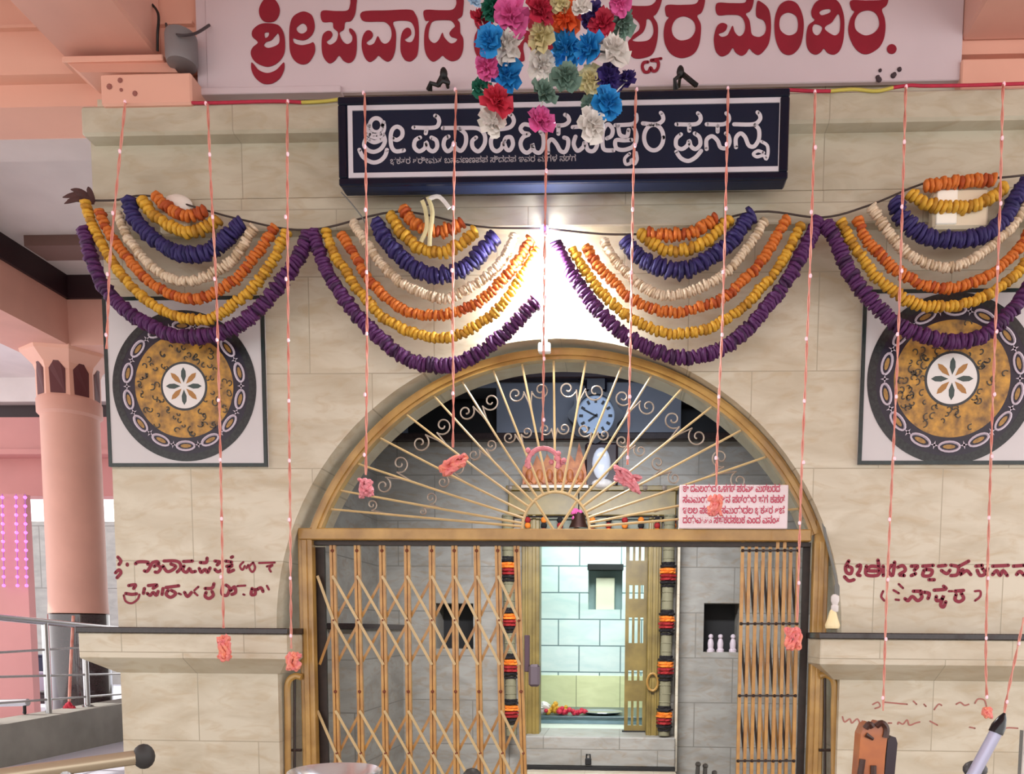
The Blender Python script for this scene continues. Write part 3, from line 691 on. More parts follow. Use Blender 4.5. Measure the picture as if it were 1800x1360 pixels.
# ------------------------------------------------------------------ big red lettering on the board above
m = MB(); YL = 3.947; Z = 8.18
G = [
 (420, [(440,-60),(340,20),(290,130),(300,230),(350,300),(430,320),(520,300),(575,220),(585,120),(540,20)], []),
 (420, [(430,335),(300,350),(200,430),(190,520),(250,580),(270,620),(200,680),(170,760),(200,850),(280,920),(410,960),(530,920),(620,830),(660,720),(660,560),(630,440),(560,360)],
   [[(560,480),(585,560),(560,640),(430,690),(360,655),(390,605),(460,580),(510,530)], [(370,475),(430,468),(425,520),(380,545)]]),
 (420, [(180,900),(220,930),(290,1010),(410,1050),(530,1010),(610,930),(650,900),(650,1000),(590,1120),(500,1190),(410,1210),(320,1190),(230,1110),(180,1000)], []),
 (420, [(900,170),(780,240),(730,380),(725,600),(740,760),(800,870),(900,925),(1000,900),(1080,780),(1095,680),(1070,610),(1010,630),(900,650),(800,620),(780,550),(850,570),(950,575),(1050,500),(1090,380),(1060,240),(990,180)],
   [[(900,340),(830,400),(850,460),(910,485),(970,450),(980,400),(950,350)]]),
 (420, [(1190,160),(1400,160),(1560,150),(1600,60),(1610,-40),(1690,-40),(1690,60),(1670,200),(1610,300),(1530,320),(1510,420),(1450,465),(1460,530),(1500,600),(1560,635),(1620,600),(1630,530),(1590,460),(1590,410),(1640,430),(1690,520),(1690,740),(1650,860),(1580,905),(1500,870),(1440,800),(1380,870),(1300,910),(1220,830),(1190,700),(1200,520),(1260,450),(1320,450),(1345,500),(1310,560),(1260,600),(1310,645),(1390,600),(1420,530),(1420,460),(1360,400),(1340,320),(1200,310)], []),
 (620, [(140,170),(500,150),(820,140),(900,200),(945,330),(950,600),(930,780),(870,860),(810,885),(740,850),(690,740),(690,560),(720,450),(780,400),(830,420),(840,490),(790,540),(750,570),(790,605),(850,600),(890,520),(890,420),(850,330),(780,300),(640,300),(580,330),(620,460),(620,640),(600,760),(560,850),(500,885),(430,850),(370,800),(320,850),(240,890),(170,820),(130,680),(140,540),(190,450),(250,440),(290,490),(270,550),(200,610),(240,650),(310,620),(360,520),(410,600),(470,630),(530,590),(560,500),(540,390),(470,320),(380,310),(150,300)], []),
 (620, [(1030,150),(1250,148),(1430,140),(1490,60),(1490,-40),(1590,-40),(1590,120),(1570,230),(1510,280),(1540,330),(1545,420),(1550,480),(1590,560),(1585,720),(1530,840),(1430,880),(1340,840),(1290,800),(1230,850),(1150,885),(1070,810),(1030,680),(1030,480),(1060,360),(1100,300),(1040,290)],
   [[(1170,300),(1110,380),(1090,520),(1120,590),(1180,620),(1240,570),(1290,470),(1320,540),(1400,620),(1470,610),(1500,560),(1420,530),(1390,480),(1430,420),(1470,380),(1440,320),(1380,290)]]),
 # mostly behind the paper flowers
 (832, [(120,120),(40,200),(20,330),(60,420),(20,520),(10,680),(60,820),(150,880),(240,850),(290,790),(350,850),(440,870),(530,800),(560,660),(550,480),(500,330),(450,330),(480,460),(470,560),(400,620),(330,560),(290,480),(240,570),(160,620),(110,560),(130,470),(220,430),(280,350),(260,220),(200,130)], [[(160,240),(210,270),(190,340),(120,330),(120,270)]]),
 (905, [(40,150),(380,140),(440,60),(450,-40),(540,-40),(530,110),(480,230),(390,290),(300,300),(290,400),(240,440),(190,400),(180,300),(50,290)], []),
 (905, [(60,860),(40,640),(80,480),(180,440),(270,520),(330,640),(400,660),(450,600),(460,500),(430,420),(500,420),(560,560),(540,740),(470,860),(370,880),(290,820),(210,680),(150,600),(120,680),(140,860)], []),
 (985, [(30,160),(500,140),(580,220),(600,420),(590,680),(540,830),(450,870),(370,820),(320,780),(260,850),(180,880),(90,800),(50,660),(60,520),(140,440),(210,470),(210,540),(150,600),(220,640),(280,590),(320,510),(370,600),(430,620),(490,560),(500,440),(470,330),(390,300),(40,290)], []),
 (1090, [(110,90),(270,88),(430,80),(510,20),(520,-40),(600,-40),(580,80),(520,200),(480,240),(535,340),(545,480),(520,650),(460,780),(350,830),(220,840),(140,780),(110,650),(120,590),(150,560),(190,500),(270,430),(275,340),(200,260),(90,210)],
   [[(385,275),(440,295),(478,400),(470,500),(400,580),(260,600),(180,580),(240,530),(330,460),(370,370)]]),
 (1090, [(660,80),(860,72),(1070,60),(1130,0),(1140,-50),(1220,-50),(1210,80),(1170,180),(1110,230),(1160,350),(1160,500),(1130,660),(1050,780),(890,835),(740,780),(650,640),(625,480),(650,330),(700,250),(660,220)],
   [[(900,235),(800,280),(745,390),(760,500),(830,570),(920,580),(1020,540),(1080,440),(1070,330),(1000,260)]]),
 (1250, [(80,50),(280,46),(480,40),(520,-40),(610,-40),(600,80),(560,160),(500,200),(550,290),(570,400),(580,480),(620,520),(700,530),(770,480),(790,380),(750,290),(650,230),(660,30),(720,30),(820,120),(855,250),(860,440),(830,620),(760,730),(680,790),(600,750),(550,700),(500,770),(430,800),(350,750),(310,690),(250,770),(150,810),(70,740),(40,600),(50,480),(90,370),(160,330),(230,360),(220,420),(180,460),(110,490),(150,530),(230,510),(270,440),(310,370),(340,460),(400,520),(460,490),(490,400),(470,290),(400,220),(250,212),(90,210)], []),
 (1250, [(1120,10),(1000,60),(930,200),(910,380),(930,570),(1000,730),(1100,790),(1200,760),(1290,640),(1330,440),(1320,240),(1240,60)],
   [[(1110,180),(1010,230),(980,350),(1010,450),(1110,510),(1220,470),(1250,350),(1220,230)]]),
 (1400, [(400,-20),(280,30),(215,150),(225,240),(260,290),(170,370),(140,520),(150,660),(200,750),(280,785),(350,750),(395,700),(450,760),(540,785),(620,730),(670,600),(690,400),(680,220),(620,50),(520,-20)],
   [[(330,180),(380,140),(480,130),(490,170),(440,200),(360,220)], [(260,350),(330,360),(370,400),(340,480),(290,510),(240,470),(230,400)], [(600,200),(630,300),(620,450),(560,510),(480,480),(410,420),(430,370),(510,320)]]),
 (1400, [(780,10),(1000,8),(1230,0),(1240,-40),(1320,-40),(1300,70),(1230,140),(1270,270),(1280,420),(1250,580),(1170,700),(1010,780),(880,730),(790,600),(745,440),(770,280),(830,170),(790,130)],
   [[(1010,150),(900,190),(840,300),(850,420),(930,490),(1020,510),(1130,460),(1190,360),(1170,240),(1110,170)]]),
 (1400, [(1370 + 70*math.cos(k*PI/4), 705 + 70*math.sin(k*PI/4)) for k in range(8)], []),
]
for ox, o_, h_ in G: outline(m, o_, h_, ox, 0, Z, YL)
f = px_map(1090, 0, Z, YL - .001)
stroke(m, [(400,890),(340,900),(320,960),(350,1030),(410,1030),(440,970),(470,1020),(520,1010),(550,950),(540,880),(450,870)], 46, f); stroke(m, [(450,862),(590,840)], 40, f)
m.build('lettering', redpaint, board, label='large dark red painted lettering')
m = MB(); random.seed(4)
for (x, y, r) in ((1545, 140, 5), (1570, 133, 4.5), (1581, 122, 4), (1547, 124, 3), (1543, 136, 4), (1572, 131, 4)):
    c = P(x, y, 3.948); m.lathe(c, [(r * .0028, 0), (r * .002, -.006), (r*.0006, -.008)], 8, 0, 'y')
m.build('stain', mat('dark_spot', (66, 50, 56), .8), board)
m = MB()
for (x, y, r) in ((192, 152, 5), (211, 141, 4.5), (237, 164, 4.5), (213, 158, 3)):
    c = P(x, y, 3.838); m.lathe(c, [(r * .0028, 0), (r * .002, -.004), (r*.0006, -.005)], 8, 0, 'y')
m.build('stain', mat('brown_spot', (150, 92, 84), .8), spandrel)

# ------------------------------------------------------------------ navy name board
t = thing('name_board', 'navy blue name board with white border and white lettering below the red lettered panel', 'sign', P(992, 340, 3.8))
YSB = 3.75
a, b = P(597, 325, YSB), P(1388, 164, YSB); zA, zB = (P(600, 326, YSB).z + P(1386, 318, YSB).z)/2, (P(600, 171, YSB).z + P(1388, 158, YSB).z)/2
tilt = .0
m = MB(); m.box(a.x, b.x, YSB, YSB + .085, zA, zB, bev=.008); bd = m.build('board', navy, t)
m = MB()
for (x0, x1, z0, z1) in ((a.x, b.x, zB - .035, zB), (a.x, b.x, zA, zA + .032), (a.x, a.x + .036, zA + .032, zB - .035), (b.x - .04, b.x, zA + .032, zB - .035)):
    m.box(x0, x1, YSB - .012, YSB + .01, z0, z1, bev=.005)
m.build('moulding', navyrim, t)
yb = YSB - .003
c0, c1 = P(613, 312, yb), P(1379, 174, yb); zi0 = (P(613, 311, yb).z + P(1376, 303, yb).z) / 2; zi1 = (P(615, 183, yb).z + P(1378, 174, yb).z) / 2
m = MB(); bw = .021
for (x0, x1, z0, z1) in ((c0.x, c1.x, zi1 - bw, zi1), (c0.x, c1.x, zi0, zi0 + bw), (c0.x, c0.x + bw, zi0 + bw, zi1 - bw), (c1.x - bw, c1.x, zi0 + bw, zi1 - bw)):
    m.box(x0, x1, yb - .002, yb + .004, z0, z1)
m.build('border', silverpaint, bd)
m = MB(); ys = YSB - .0015
w1, w2, w3 = px_map(600, 170, 6, ys), px_map(880, 170, 6, ys), px_map(1110, 170, 6.207, ys)
loop = lambda cx, cy, rx, ry, n=12: [(cx + rx*math.cos(2*PI*k/n), cy + ry*math.sin(2*PI*k/n)) for k in range(n + 1)]
for fm, w_, L in (
 (w1, 44, [loop(368,300,66,74), [(290,300),(280,350),(330,395),(420,390),(450,340),(445,270)], [(290,400),(360,430),(440,400)], [(260,440),(240,510),(285,565),(350,580),(420,545),(460,470),(440,395)], [(290,455),(350,480),(420,455)],
   [(190,560),(230,635),(320,690),(400,680),(460,625),(480,560)], [(660,565),(575,575),(530,525),(520,420),(540,345),(590,315),(640,350),(640,415),(590,455),(540,440)],
   [(760,325),(980,325),(1030,275),(1020,220),(990,200)], [(900,335),(890,385)], [(830,430),(780,460),(770,530),(820,575),(880,540),(895,480),(920,550),(970,575),(1010,530),(1000,460),(950,430)],
   [(1070,330),(1300,328),(1440,335),(1510,400),(1510,500),(1450,575),(1390,540),(1380,470),(1420,430)], [(1250,340),(1310,400),(1310,500),(1260,570),(1200,530),(1190,480),(1170,540),(1120,575),(1080,520),(1090,450),(1130,420)]]),
 (w2, 44, [[(-110,345),(0,342),(100,320),(140,260),(120,200),(100,190)], [(-50,380),(-100,450),(-90,540),(-40,575),(10,540),(30,480),(60,550),(100,560),(130,500),(110,430),(60,430),(40,465)],
   [(330,310),(250,290),(210,335),(240,380),(300,395),(240,425),(210,490),(230,560),(280,590),(330,550),(335,500),(355,570),(410,590),(450,530),(450,420),(420,370)],
   [(530,300),(660,300),(720,260),(710,210),(680,190)], [(610,310),(610,390)], [(500,590),(500,490),(540,450),(590,500),(630,570),(680,580),(710,520),(710,450),(670,430)],
   [(760,320),(900,315),(990,350)], [(790,420),(770,500),(810,570),(870,530),(890,480),(920,560),(980,570),(1020,500),(1000,400)], [(1190,565),(1100,560),(1075,500),(1080,360),(1130,290),(1180,340),(1170,410),(1120,440)],
   [(1210,300),(1380,290),(1430,250),(1430,190)], [(1240,310),(1260,400),(1330,420),(1350,350)], [(1400,310),(1435,420),(1400,520),(1300,560),(1220,540),(1215,460),(1300,460),(1380,455)],
   [(1500,280),(1640,290),(1710,250),(1710,200),(1690,170)], loop(1615,430,102,135,16)]),
 (w2, 34, [[(1360,600),(1310,650),(1320,710),(1370,700),(1380,660),(1410,710),(1440,660),(1430,590)]]),
 (w3, 45, [[(490,300),(690,300),(750,260),(750,210),(725,180)], [(630,310),(630,370)], [(540,410),(490,460),(490,540),(550,570),(610,530),(630,480),(650,540),(700,570),(750,520),(740,440),(690,400)], [(490,600),(540,670),(620,700),(700,660),(760,590)],
   [(820,300),(1000,300),(1060,260),(1060,210),(1035,180)], [(940,320),(940,380)], [(820,570),(820,470),(880,430),(940,480),(970,550),(1030,560),(1070,500),(1060,430),(1030,400)],
   [(1120,300),(1330,300),(1400,250),(1400,200),(1375,170)], [(1140,550),(1140,450),(1190,400),(1240,440),(1280,530),(1340,540),(1390,460),(1390,360),(1350,310)]]),
 (w3, 36, [[(1420,490),(1480,530),(1490,610),(1470,680),(1440,640),(1370,655),(1330,625),(1380,590),(1440,610)]])):
    for pts_ in L: stroke(m, pts_, w_, fm)
m.build('lettering', silverpaint, bd)
m = MB(); text_mesh(m, 'ಭಕತರ ಶರೀಮತ ಬಸವಣಣಪಪ ಸಿದದಪ ಇವರ ಮಗಳ ನಡಗ', 686, 288, ys, .036, (1000 - 686) / 1400 * ys, .0006); m.build('small_lettering', mat('dim_white_paint', (164, 158, 164), .5), bd)
# hooks that hold the board
for i, (x, pts_, lab) in enumerate(((772, [(752,158),(757,146),(770,150),(778,142),(790,146)], 'left'), (1195, [(1190,157),(1186,140),(1200,128),(1210,140),(1226,150)], 'right'))):
    m = MB(); m.tube([P(a_, b_, 3.86 - .02 * (k % 2)) for k, (a_, b_) in enumerate(pts_)], .009, 6)
    c = P(780 if i == 0 else 1196, 130 if i == 0 else 127, 3.86); m.ball(c, 1, 10, 0, (.018, .02, .028)); m.tube([c, P(pts_[2][0], pts_[2][1], 3.86)], .012, 6); m.tube([c, P(pts_[-1][0] - 2, pts_[-1][1], 3.87)], .011, 6)
    m.tube([P(pts_[1][0], pts_[1][1], 3.86), P(pts_[1][0], 160, 3.88)], .008, 6)
    m.tube([c, Vector((c.x, 3.955, c.z))], .008, 6)
    o = m.build('wire_bracket', blackm, None, True); o['label'] = f'bent black wire bracket above the {lab} part of the navy board'; o['category'] = 'bracket'; o['group'] = 'brackets above the navy board'

# ------------------------------------------------------------------ worn red writing on the piers
m = MB(); f = px_map(190, 960, 5.806, 3.9985)
for pts_ in ([(100,110),(130,150),(110,185)],[(75,270),(110,240),(130,270),(90,320)],[(195,180),(196,192)],[(280,178),(310,158),(400,160),(405,182)],[(370,250),(395,255),(420,225),(450,170),(500,155),(515,175)],[(480,262),(510,262),(535,220),(500,190),(470,205)],
  [(570,150),(680,148),(730,170),(740,220),(705,262)],[(560,200),(600,255),(650,245),(690,205),(640,180)],[(770,155),(860,150)],[(775,200),(760,240),(800,265),(830,225),(850,260),(890,255)],[(940,165),(1000,165),(1010,120)],[(930,225),(950,265),(990,235),(1015,265),(1040,220)],
  [(1090,150),(1140,160),(1112,190)],[(1090,235),(1120,260),(1150,245)],[(1200,150),(1260,160)],[(1210,205),(1270,192),(1232,222),(1230,262),(1280,242)],[(1258,112),(1270,106)],
  [(210,400),(280,392),(260,430)],[(180,480),(240,490),(290,484)],[(370,430),(360,480)],[(410,400),(500,395),(460,428)],[(400,480),(430,500),(460,470),(490,500),(510,460)],[(560,430),(550,490)],[(590,420),(720,402)],[(612,450),(592,490),(640,520),(690,480),(645,450)],
  [(780,470),(810,512),(850,470)],[(990,430),(1060,425),(1080,382)],[(1000,470),(990,510),(1030,532),(1072,500),(1060,460)],[(1170,400),(1160,480),(1210,500),(1240,430),(1205,395)],[(1250,450),(1290,412),(1300,470),(1262,490)],[(1470,430),(1460,490),(1500,488),(1500,440)],[(1520,440),(1560,422),(1580,460)]):
    stroke(m, pts_, 34, f)
for pts_ in ([(1380,160),(1345,200),(1370,240),(1395,200)],[(1430,190),(1412,222)],[(1480,165),(1440,210),(1470,262),(1500,220),(1482,168)],[(1540,170),(1700,165)],[(1620,205),(1680,190),(1645,222),(1660,258)],[(160,500),(180,560),(240,580),(300,540),(320,492)],[(720,480),(742,490)],[(880,450),(920,412)],[(880,472),(912,500)],[(1320,405),(1400,400)],[(1380,490),(1392,494)],[(1620,402),(1640,440)]):
    stroke(m, pts_, 23, f)
f = px_map(1470, 960, 5.4545, 3.9985)
for pts_ in ([(120,140),(90,200),(100,250),(140,260),(150,210),(105,190)],[(80,292),(120,330),(170,320)],[(200,190),(232,180),(225,230),(202,268),(228,280)],[(290,190),(290,272),(400,275),(410,205),(330,192),(305,232),(400,236)],[(400,132),(410,188)],[(450,190),(452,280)],[(530,182),(500,230),(540,280),(560,152)],[(590,200),(640,186),(662,230),(605,270),(652,280)],[(720,190),(782,190),(750,228)],[(720,280),(760,262)],
  [(830,190),(930,182)],[(842,230),(832,280),(900,280),(920,230),(860,222)],[(890,320),(940,320)],[(980,190),(1050,182)],[(1010,232),(1060,262),(1090,230)],[(1100,180),(1170,200),(1160,270),(1100,280)],[(1180,190),(1270,142)],[(1212,222),(1190,270),(1250,232),(1290,270)],[(1340,190),(1400,182)],[(1352,230),(1380,280),(1430,260),(1402,210)],[(1452,210),(1442,260)],[(1500,190),(1650,182)],[(1500,270),(1540,232),(1570,280),(1600,232),(1640,280)],[(1700,190),(1800,182)],[(1730,270),(1762,240),(1800,275)],
  [(740,430),(812,430)],[(660,502),(690,520),(730,480),(780,520),(822,490),(810,452)],[(840,440),(892,452),(880,500)],[(940,420),(1050,410),(1030,382)],[(960,480),(962,520),(1010,510),(1030,470),(1002,560),(1030,580),(1050,532)],[(1140,430),(1220,422)],[(1150,462),(1140,510),(1180,530),(1222,500),(1200,452)]):
    stroke(m, pts_, 34, f)
for pts_ in ([(450,430),(432,480),(460,520)],[(550,420),(600,450)],[(600,362),(640,400)],[(570,510),(602,514)],[(1080,430),(1112,430)],[(1330,430),(1380,430),(1380,480),(1332,520)]): stroke(m, pts_, 23, f)
m.build('lettering', redworn, wall, label='worn red painted lettering')
m = MB(); f = px_map(1470, 1210, 5.4545, 3.9985)
for pts_ in ([(350,152),(400,130),(420,170),(372,190)],[(460,130),(680,150)],[(740,120),(770,150)],[(842,150),(860,170)],[(940,200),(980,150),(1010,160)],[(1150,150),(1190,132),(1230,160),(1270,150)],[(1330,140),(1360,100),(1420,110),(1440,170)],[(60,270),(80,320),(130,290),(150,330),(200,290),(230,330),(252,310)],[(500,330),(530,330)],[(590,340),(600,322),(640,340),(680,300),(702,350),(760,330),(800,320)],[(900,312),(970,350)],[(1280,370),(1330,380)],[(1620,380),(1660,375),(1740,380)]):
    stroke(m, pts_, 15, f)
m.build('faint_lettering', redfaint, wall, label='faded reddish lettering')

# ------------------------------------------------------------------ mosaic medallions
def medallion(cx, cy, r, L, Rr, T, B, label):
    Y = 3.984; k = 1400 / Y; c = P(cx, cy, Y); R_ = r / k
    x0, x1, z0, z1 = P(L, cy, Y).x, P(Rr, cy, Y).x, P(cx, B, Y).z, P(cx, T, Y).z
    t = thing('mosaic_panel', label, 'wall panel', (c.x, Y, z0))
    m = MB(); m.box(x0, x1, Y, 3.999, z0, z1); m.build('field', mat('panel_white', (206, 200, 202), .35, var=.06, vscale=4), t)
    e = .017; m = MB()
    for q in ((x0, x1, z1 - e, z1), (x0, x1, z0, z0 + e), (x0, x0 + e, z0 + e, z1 - e), (x1 - e, x1, z0 + e, z1 - e)): m.box(q[0], q[1], Y - .004, Y + .006, q[2], q[3])
    m.build('border_strip', mat('dark_green_stone', (34, 48, 48), .3, var=.4, vscale=40), t)
    cc_ = (c.x, c.z)
    m = MB(); m.ring(cc_, R_*.90, R_, Y - .003, 96, 0, .004); m.build('outer_ring', mat('green_black_mosaic', (40, 44, 44), .35, var=.6, vscale=70, rgb2=(14, 14, 22)), t)
    m = MB(); m.ring(cc_, R_*.68, R_*.905, Y - .0025, 96, 0, .004); band = m.build('chain_band', mat('indigo_mosaic', (30, 22, 44), .35, var=.3, vscale=50), t)
    m = MB(); n = 14
    for i in range(n):
        a = 2*PI*(i + .5)/n; d = Vector((math.cos(a), 0, math.sin(a))); q = Vector((-d.z, 0, d.x)); o_ = Vector((c.x, Y - .004, c.z)) + d * (R_ * .795)
        el = [o_ + q * (math.cos(2*PI*j/16) * R_ * .125) + d * (math.sin(2*PI*j/16) * R_ * .058) for j in range(17)]
        m.tube(el, .0062, 5, 0, False)
        m.add([o_ + q * (math.cos(2*PI*j/10) * R_ * .075) + d * (math.sin(2*PI*j/10) * R_ * .026) for j in range(10)], [tuple(range(10))], 1)
        a2 = 2*PI*i/n; d2 = Vector((math.cos(a2), 0, math.sin(a2))); q2 = Vector((-d2.z, 0, d2.x)); o2 = Vector((c.x, Y - .0045, c.z)) + d2 * (R_ * .795)
        for (u, v) in ((q2, d2), (d2, q2)):
            m.add([o2 + u * (R_*.052), o2 + v * (R_*.014), o2 - u * (R_*.052), o2 - v * (R_*.014)], [(0, 1, 2, 3)], 0)
    m.build('chain', [mat('lilac_inlay', (196, 182, 196), .4), mat('ochre_inlay', (176, 132, 66), .4, var=.4, vscale=50)], band)
    m = MB(); m.ring(cc_, R_*.30, R_*.685, Y - .003, 96, 0, .004); sband = m.build('scrollwork_band', mat('ochre_mosaic', (206, 152, 62), .4, rgb2=(112, 82, 50), vscale=22, detail=7), t)
    m = MB(); random.seed(int(cx))
    for i in range(70):
        a = random.uniform(0, 2*PI); r_ = R_ * random.uniform(.34, .65); o_ = (c.x + r_*math.cos(a), c.z + r_*math.sin(a)); s_ = R_ * random.uniform(.03, .06); a0 = random.uniform(0, 6)
        m.tube([(o_[0] + s_*math.cos(a0 + j*.5)*(1 - j*.09), Y - .0035, o_[1] + s_*math.sin(a0 + j*.5)*(1 - j*.09)) for j in range(9)], .0035, 4)
    m.build('scroll_pattern', mat('dark_inlay', (62, 56, 48), .4), sband)
    m = MB(); m.ring(cc_, 0, R_*.325, Y - .0034, 48, 0, .003); m.build('centre_rim', mat('rim_dark', (50, 54, 58), .4), t)
    m = MB(); m.ring(cc_, 0, R_*.295, Y - .0044, 48, 0, .003); disc = m.build('centre_disc', mat('disc_white', (226, 220, 218), .35), t)
    m = MB()
    for i in range(8):
        a = PI*i/4; d = Vector((math.cos(a), 0, math.sin(a))); q = Vector((-d.z, 0, d.x)); o_ = Vector((c.x, Y - .0052, c.z))
        m.add([o_ + d*(R_*.045), o_ + d*(R_*.13) + q*(R_*.034), o_ + d*(R_*.2) + q*(R_*.03), o_ + d*(R_*.25), o_ + d*(R_*.2) - q*(R_*.03), o_ + d*(R_*.13) - q*(R_*.034)], [(0, 1, 2, 3, 4, 5)], i % 2)
    m.build('petal_star', [mat('green_petal', (60, 74, 72), .4), mat('brown_petal', (168, 118, 62), .4)], disc)
medallion(324, 679, 128, 186, 467, 521, 820, 'square panel with round ochre mosaic medallion on the left of the arch')
medallion(1673, 666, 140, 1513, 1832, 508, 816, 'square panel with round ochre mosaic medallion on the right of the arch')

# ------------------------------------------------------------------ flower garlands
def garland(pts, kind, label, group, Y):
    w = [P(x, y, Y) for x, y in pts]; c = crom(w, 8)
    rad = dict(purple=.035, yellow=.0255, orange=.0255, cream=.0235, indigo=.038, yellow2=.029, orange2=.029)[kind]
    step = dict(purple=.016, yellow=.0205, orange=.019, cream=.012, indigo=.0175, yellow2=.0235, orange2=.02)[kind]
    fluff = kind in ('purple', 'indigo', 'cream')
    fmat = [FL[kind.rstrip('2')], FLD[kind.rstrip('2')]]
    p = resample(c, step); m = MB()
    m.tube(p, rad * .55, 8, 1)
    for i, q in enumerate(p):
        t_ = (p[min(i+1, len(p)-1)] - p[max(i-1, 0)]).normalized()
        t_ = (t_ + Vector((random.uniform(-.25, .25), random.uniform(-.25, .25), random.uniform(-.25, .25)))).normalized()
        u = t_.cross(Vector((0, 1, 0))).normalized(); v = t_.cross(u); n = 12; r = rad * random.uniform(.88, 1.08); a0 = random.uniform(0, 6)
        q = q + Vector((random.uniform(-.003, .003), random.uniform(-.003, .003), random.uniform(-.004, .004)))
        h = step * (.62 if fluff else .50); vs = []
        for (kr, kh) in ((.45, -1), (.9, -.72), (1.0, 0), (.9, .72), (.45, 1)):
            for j in range(n):
                a = a0 + 2*PI*j/n; rr = r * kr * (1 + (.06 if j % 2 else -.06) + random.uniform(-.05, .05) * (1.6 if fluff else 1)); d = u*math.cos(a) + v*math.sin(a)
                vs.append(q + d * rr + t_ * (kh * h + random.uniform(-.1, .1) * h))
        fs = [(k*n+j, k*n+(j+1) % n, (k+1)*n+(j+1) % n, (k+1)*n+j) for k in range(4) for j in range(n)] + [tuple(range(n))[::-1], tuple(4*n + j for j in range(n))]
        m.add(vs, fs, 1 if random.random() < .22 else 0)
    o = m.build('flower_garland', fmat, None, True); o['label'] = label; o['category'] = 'garland'; o['group'] = group
    return o
SW = {
 'far left': [
  ('purple', [(148,405),(160,450),(180,500),(217,542),(260,570),(300,588),(350,592),(400,580),(443,553),(483,510),(520,460),(545,408)]),
  ('yellow', [(150,357),(162,395),(176,425),(196,457),(215,484),(242,514),(265,533),(304,553),(343,563),(383,555),(417,528),(433,518),(460,487),(481,455),(504,409)]),
  ('orange', [(175,371),(185,398),(199,420),(221,448),(247,480),(274,503),(301,517),(331,525),(358,523),(388,509),(415,490),(439,462),(460,435),(483,398)]),
  ('cream', [(207,377),(224,416),(247,448),(274,475),(301,490),(331,494),(358,488),(388,472),(412,455),(433,421),(449,398)]),
  ('indigo', [(228,355),(237,385),(260,411),(287,432),(313,445),(340,448),(370,441),(395,421),(416,398),(428,388)]),
  ('yellow2', [(251,352),(265,373),(287,391),(304,400),(326,408),(349,406),(367,396),(388,384)]),
  ('orange2', [(274,346),(292,361),(313,374),(336,379),(365,371)])],
 'middle left': [
  ('purple', [(551,409),(565,452),(584,494),(608,528),(629,556),(667,593),(710,628),(753,642),(800,640),(840,622),(883,590),(917,557),(945,525)]),
  ('yellow', [(572,408),(588,448),(608,476),(629,510),(652,535),(667,553),(710,578),(750,592),(793,593),(827,578),(860,557),(887,530),(918,484),(945,440)]),
  ('orange', [(600,412),(624,450),(638,476),(659,503),(692,533),(722,549),(767,555),(806,546),(838,533),(864,512),(886,489),(912,455),(934,420)]),
  ('cream', [(622,392),(643,425),(664,455),(687,482),(713,501),(749,517),(788,525),(820,508),(852,489),(882,459),(905,414)]),
  ('indigo', [(662,393),(682,427),(710,456),(731,473),(760,483),(788,482),(816,471),(838,452),(857,432),(872,412)]),
  ('yellow2', [(686,378),(701,402),(719,421),(740,438),(767,444),(793,439),(815,425),(837,404)]),
  ('orange2', [(709,368),(722,388),(745,402),(767,407),(788,404),(813,392)])],
 'middle right': [
  ('purple', [(977,428),(999,473),(1020,503),(1047,540),(1083,577),(1120,602),(1160,620),(1197,629),(1225,627),(1267,613),(1310,583),(1350,537),(1387,487),(1403,459),(1424,420),(1438,384)]),
  ('yellow', [(1006,438),(1024,469),(1054,510),(1075,532),(1100,553),(1133,573),(1167,584),(1197,587),(1225,583),(1260,570),(1303,543),(1337,507),(1362,480),(1385,441),(1409,393)]),
  ('orange', [(1029,434),(1054,471),(1079,496),(1100,517),(1123,533),(1150,544),(1180,549),(1207,546),(1242,536),(1256,532),(1279,519),(1304,496),(1327,473),(1353,437),(1371,405),(1386,379)]),
  ('cream', [(1062,424),(1079,455),(1100,478),(1123,500),(1153,516),(1180,519),(1216,512),(1246,498),(1264,487),(1291,464),(1316,432),(1345,387)]),
  ('indigo', [(1099,422),(1118,448),(1144,464),(1171,473),(1198,475),(1224,468),(1252,450),(1279,432),(1300,405),(1322,376)]),
  ('yellow2', [(1126,410),(1146,428),(1171,440),(1196,441),(1221,434),(1251,417),(1284,385)]),
  ('orange2', [(1140,411),(1168,414),(1196,412),(1224,406),(1257,383)])],
 'far right': [
  ('purple', [(1449,393),(1469,422),(1487,468),(1508,500),(1531,528),(1550,547),(1580,573),(1633,593),(1683,600),(1727,590),(1767,557),(1797,523),(1835,460),(1870,385)]),
  ('yellow', [(1478,390),(1497,427),(1519,459),(1540,486),(1567,510),(1600,530),(1643,540),(1693,534),(1733,520),(1767,497),(1797,470),(1850,380)]),
  ('orange', [(1507,388),(1524,422),(1546,446),(1569,470),(1596,487),(1631,503),(1667,507),(1702,500),(1738,484),(1764,464),(1791,436),(1830,372)]),
  ('cream', [(1531,362),(1551,393),(1572,422),(1596,446),(1622,461),(1658,470),(1693,463),(1725,446),(1756,420),(1782,395),(1815,345)]),
  ('indigo', [(1572,354),(1587,384),(1608,404),(1635,418),(1667,422),(1702,420),(1738,409),(1768,382),(1786,349),(1803,322)]),
  ('yellow2', [(1600,341),(1622,356),(1649,363),(1679,365),(1711,361),(1741,349),(1766,329)]),
  ('orange2', [(1627,327),(1649,324),(1676,320),(1702,318),(1747,316)])]}
word = dict(purple='purple flower garland, outermost', yellow='yellow marigold garland, second from outside', orange='orange marigold garland, third from outside', cream='cream flower garland, the fourth strand',
            indigo='indigo blue flower garland, fifth strand', yellow2='short yellow marigold garland, sixth strand', orange2='shortest orange marigold garland, innermost')
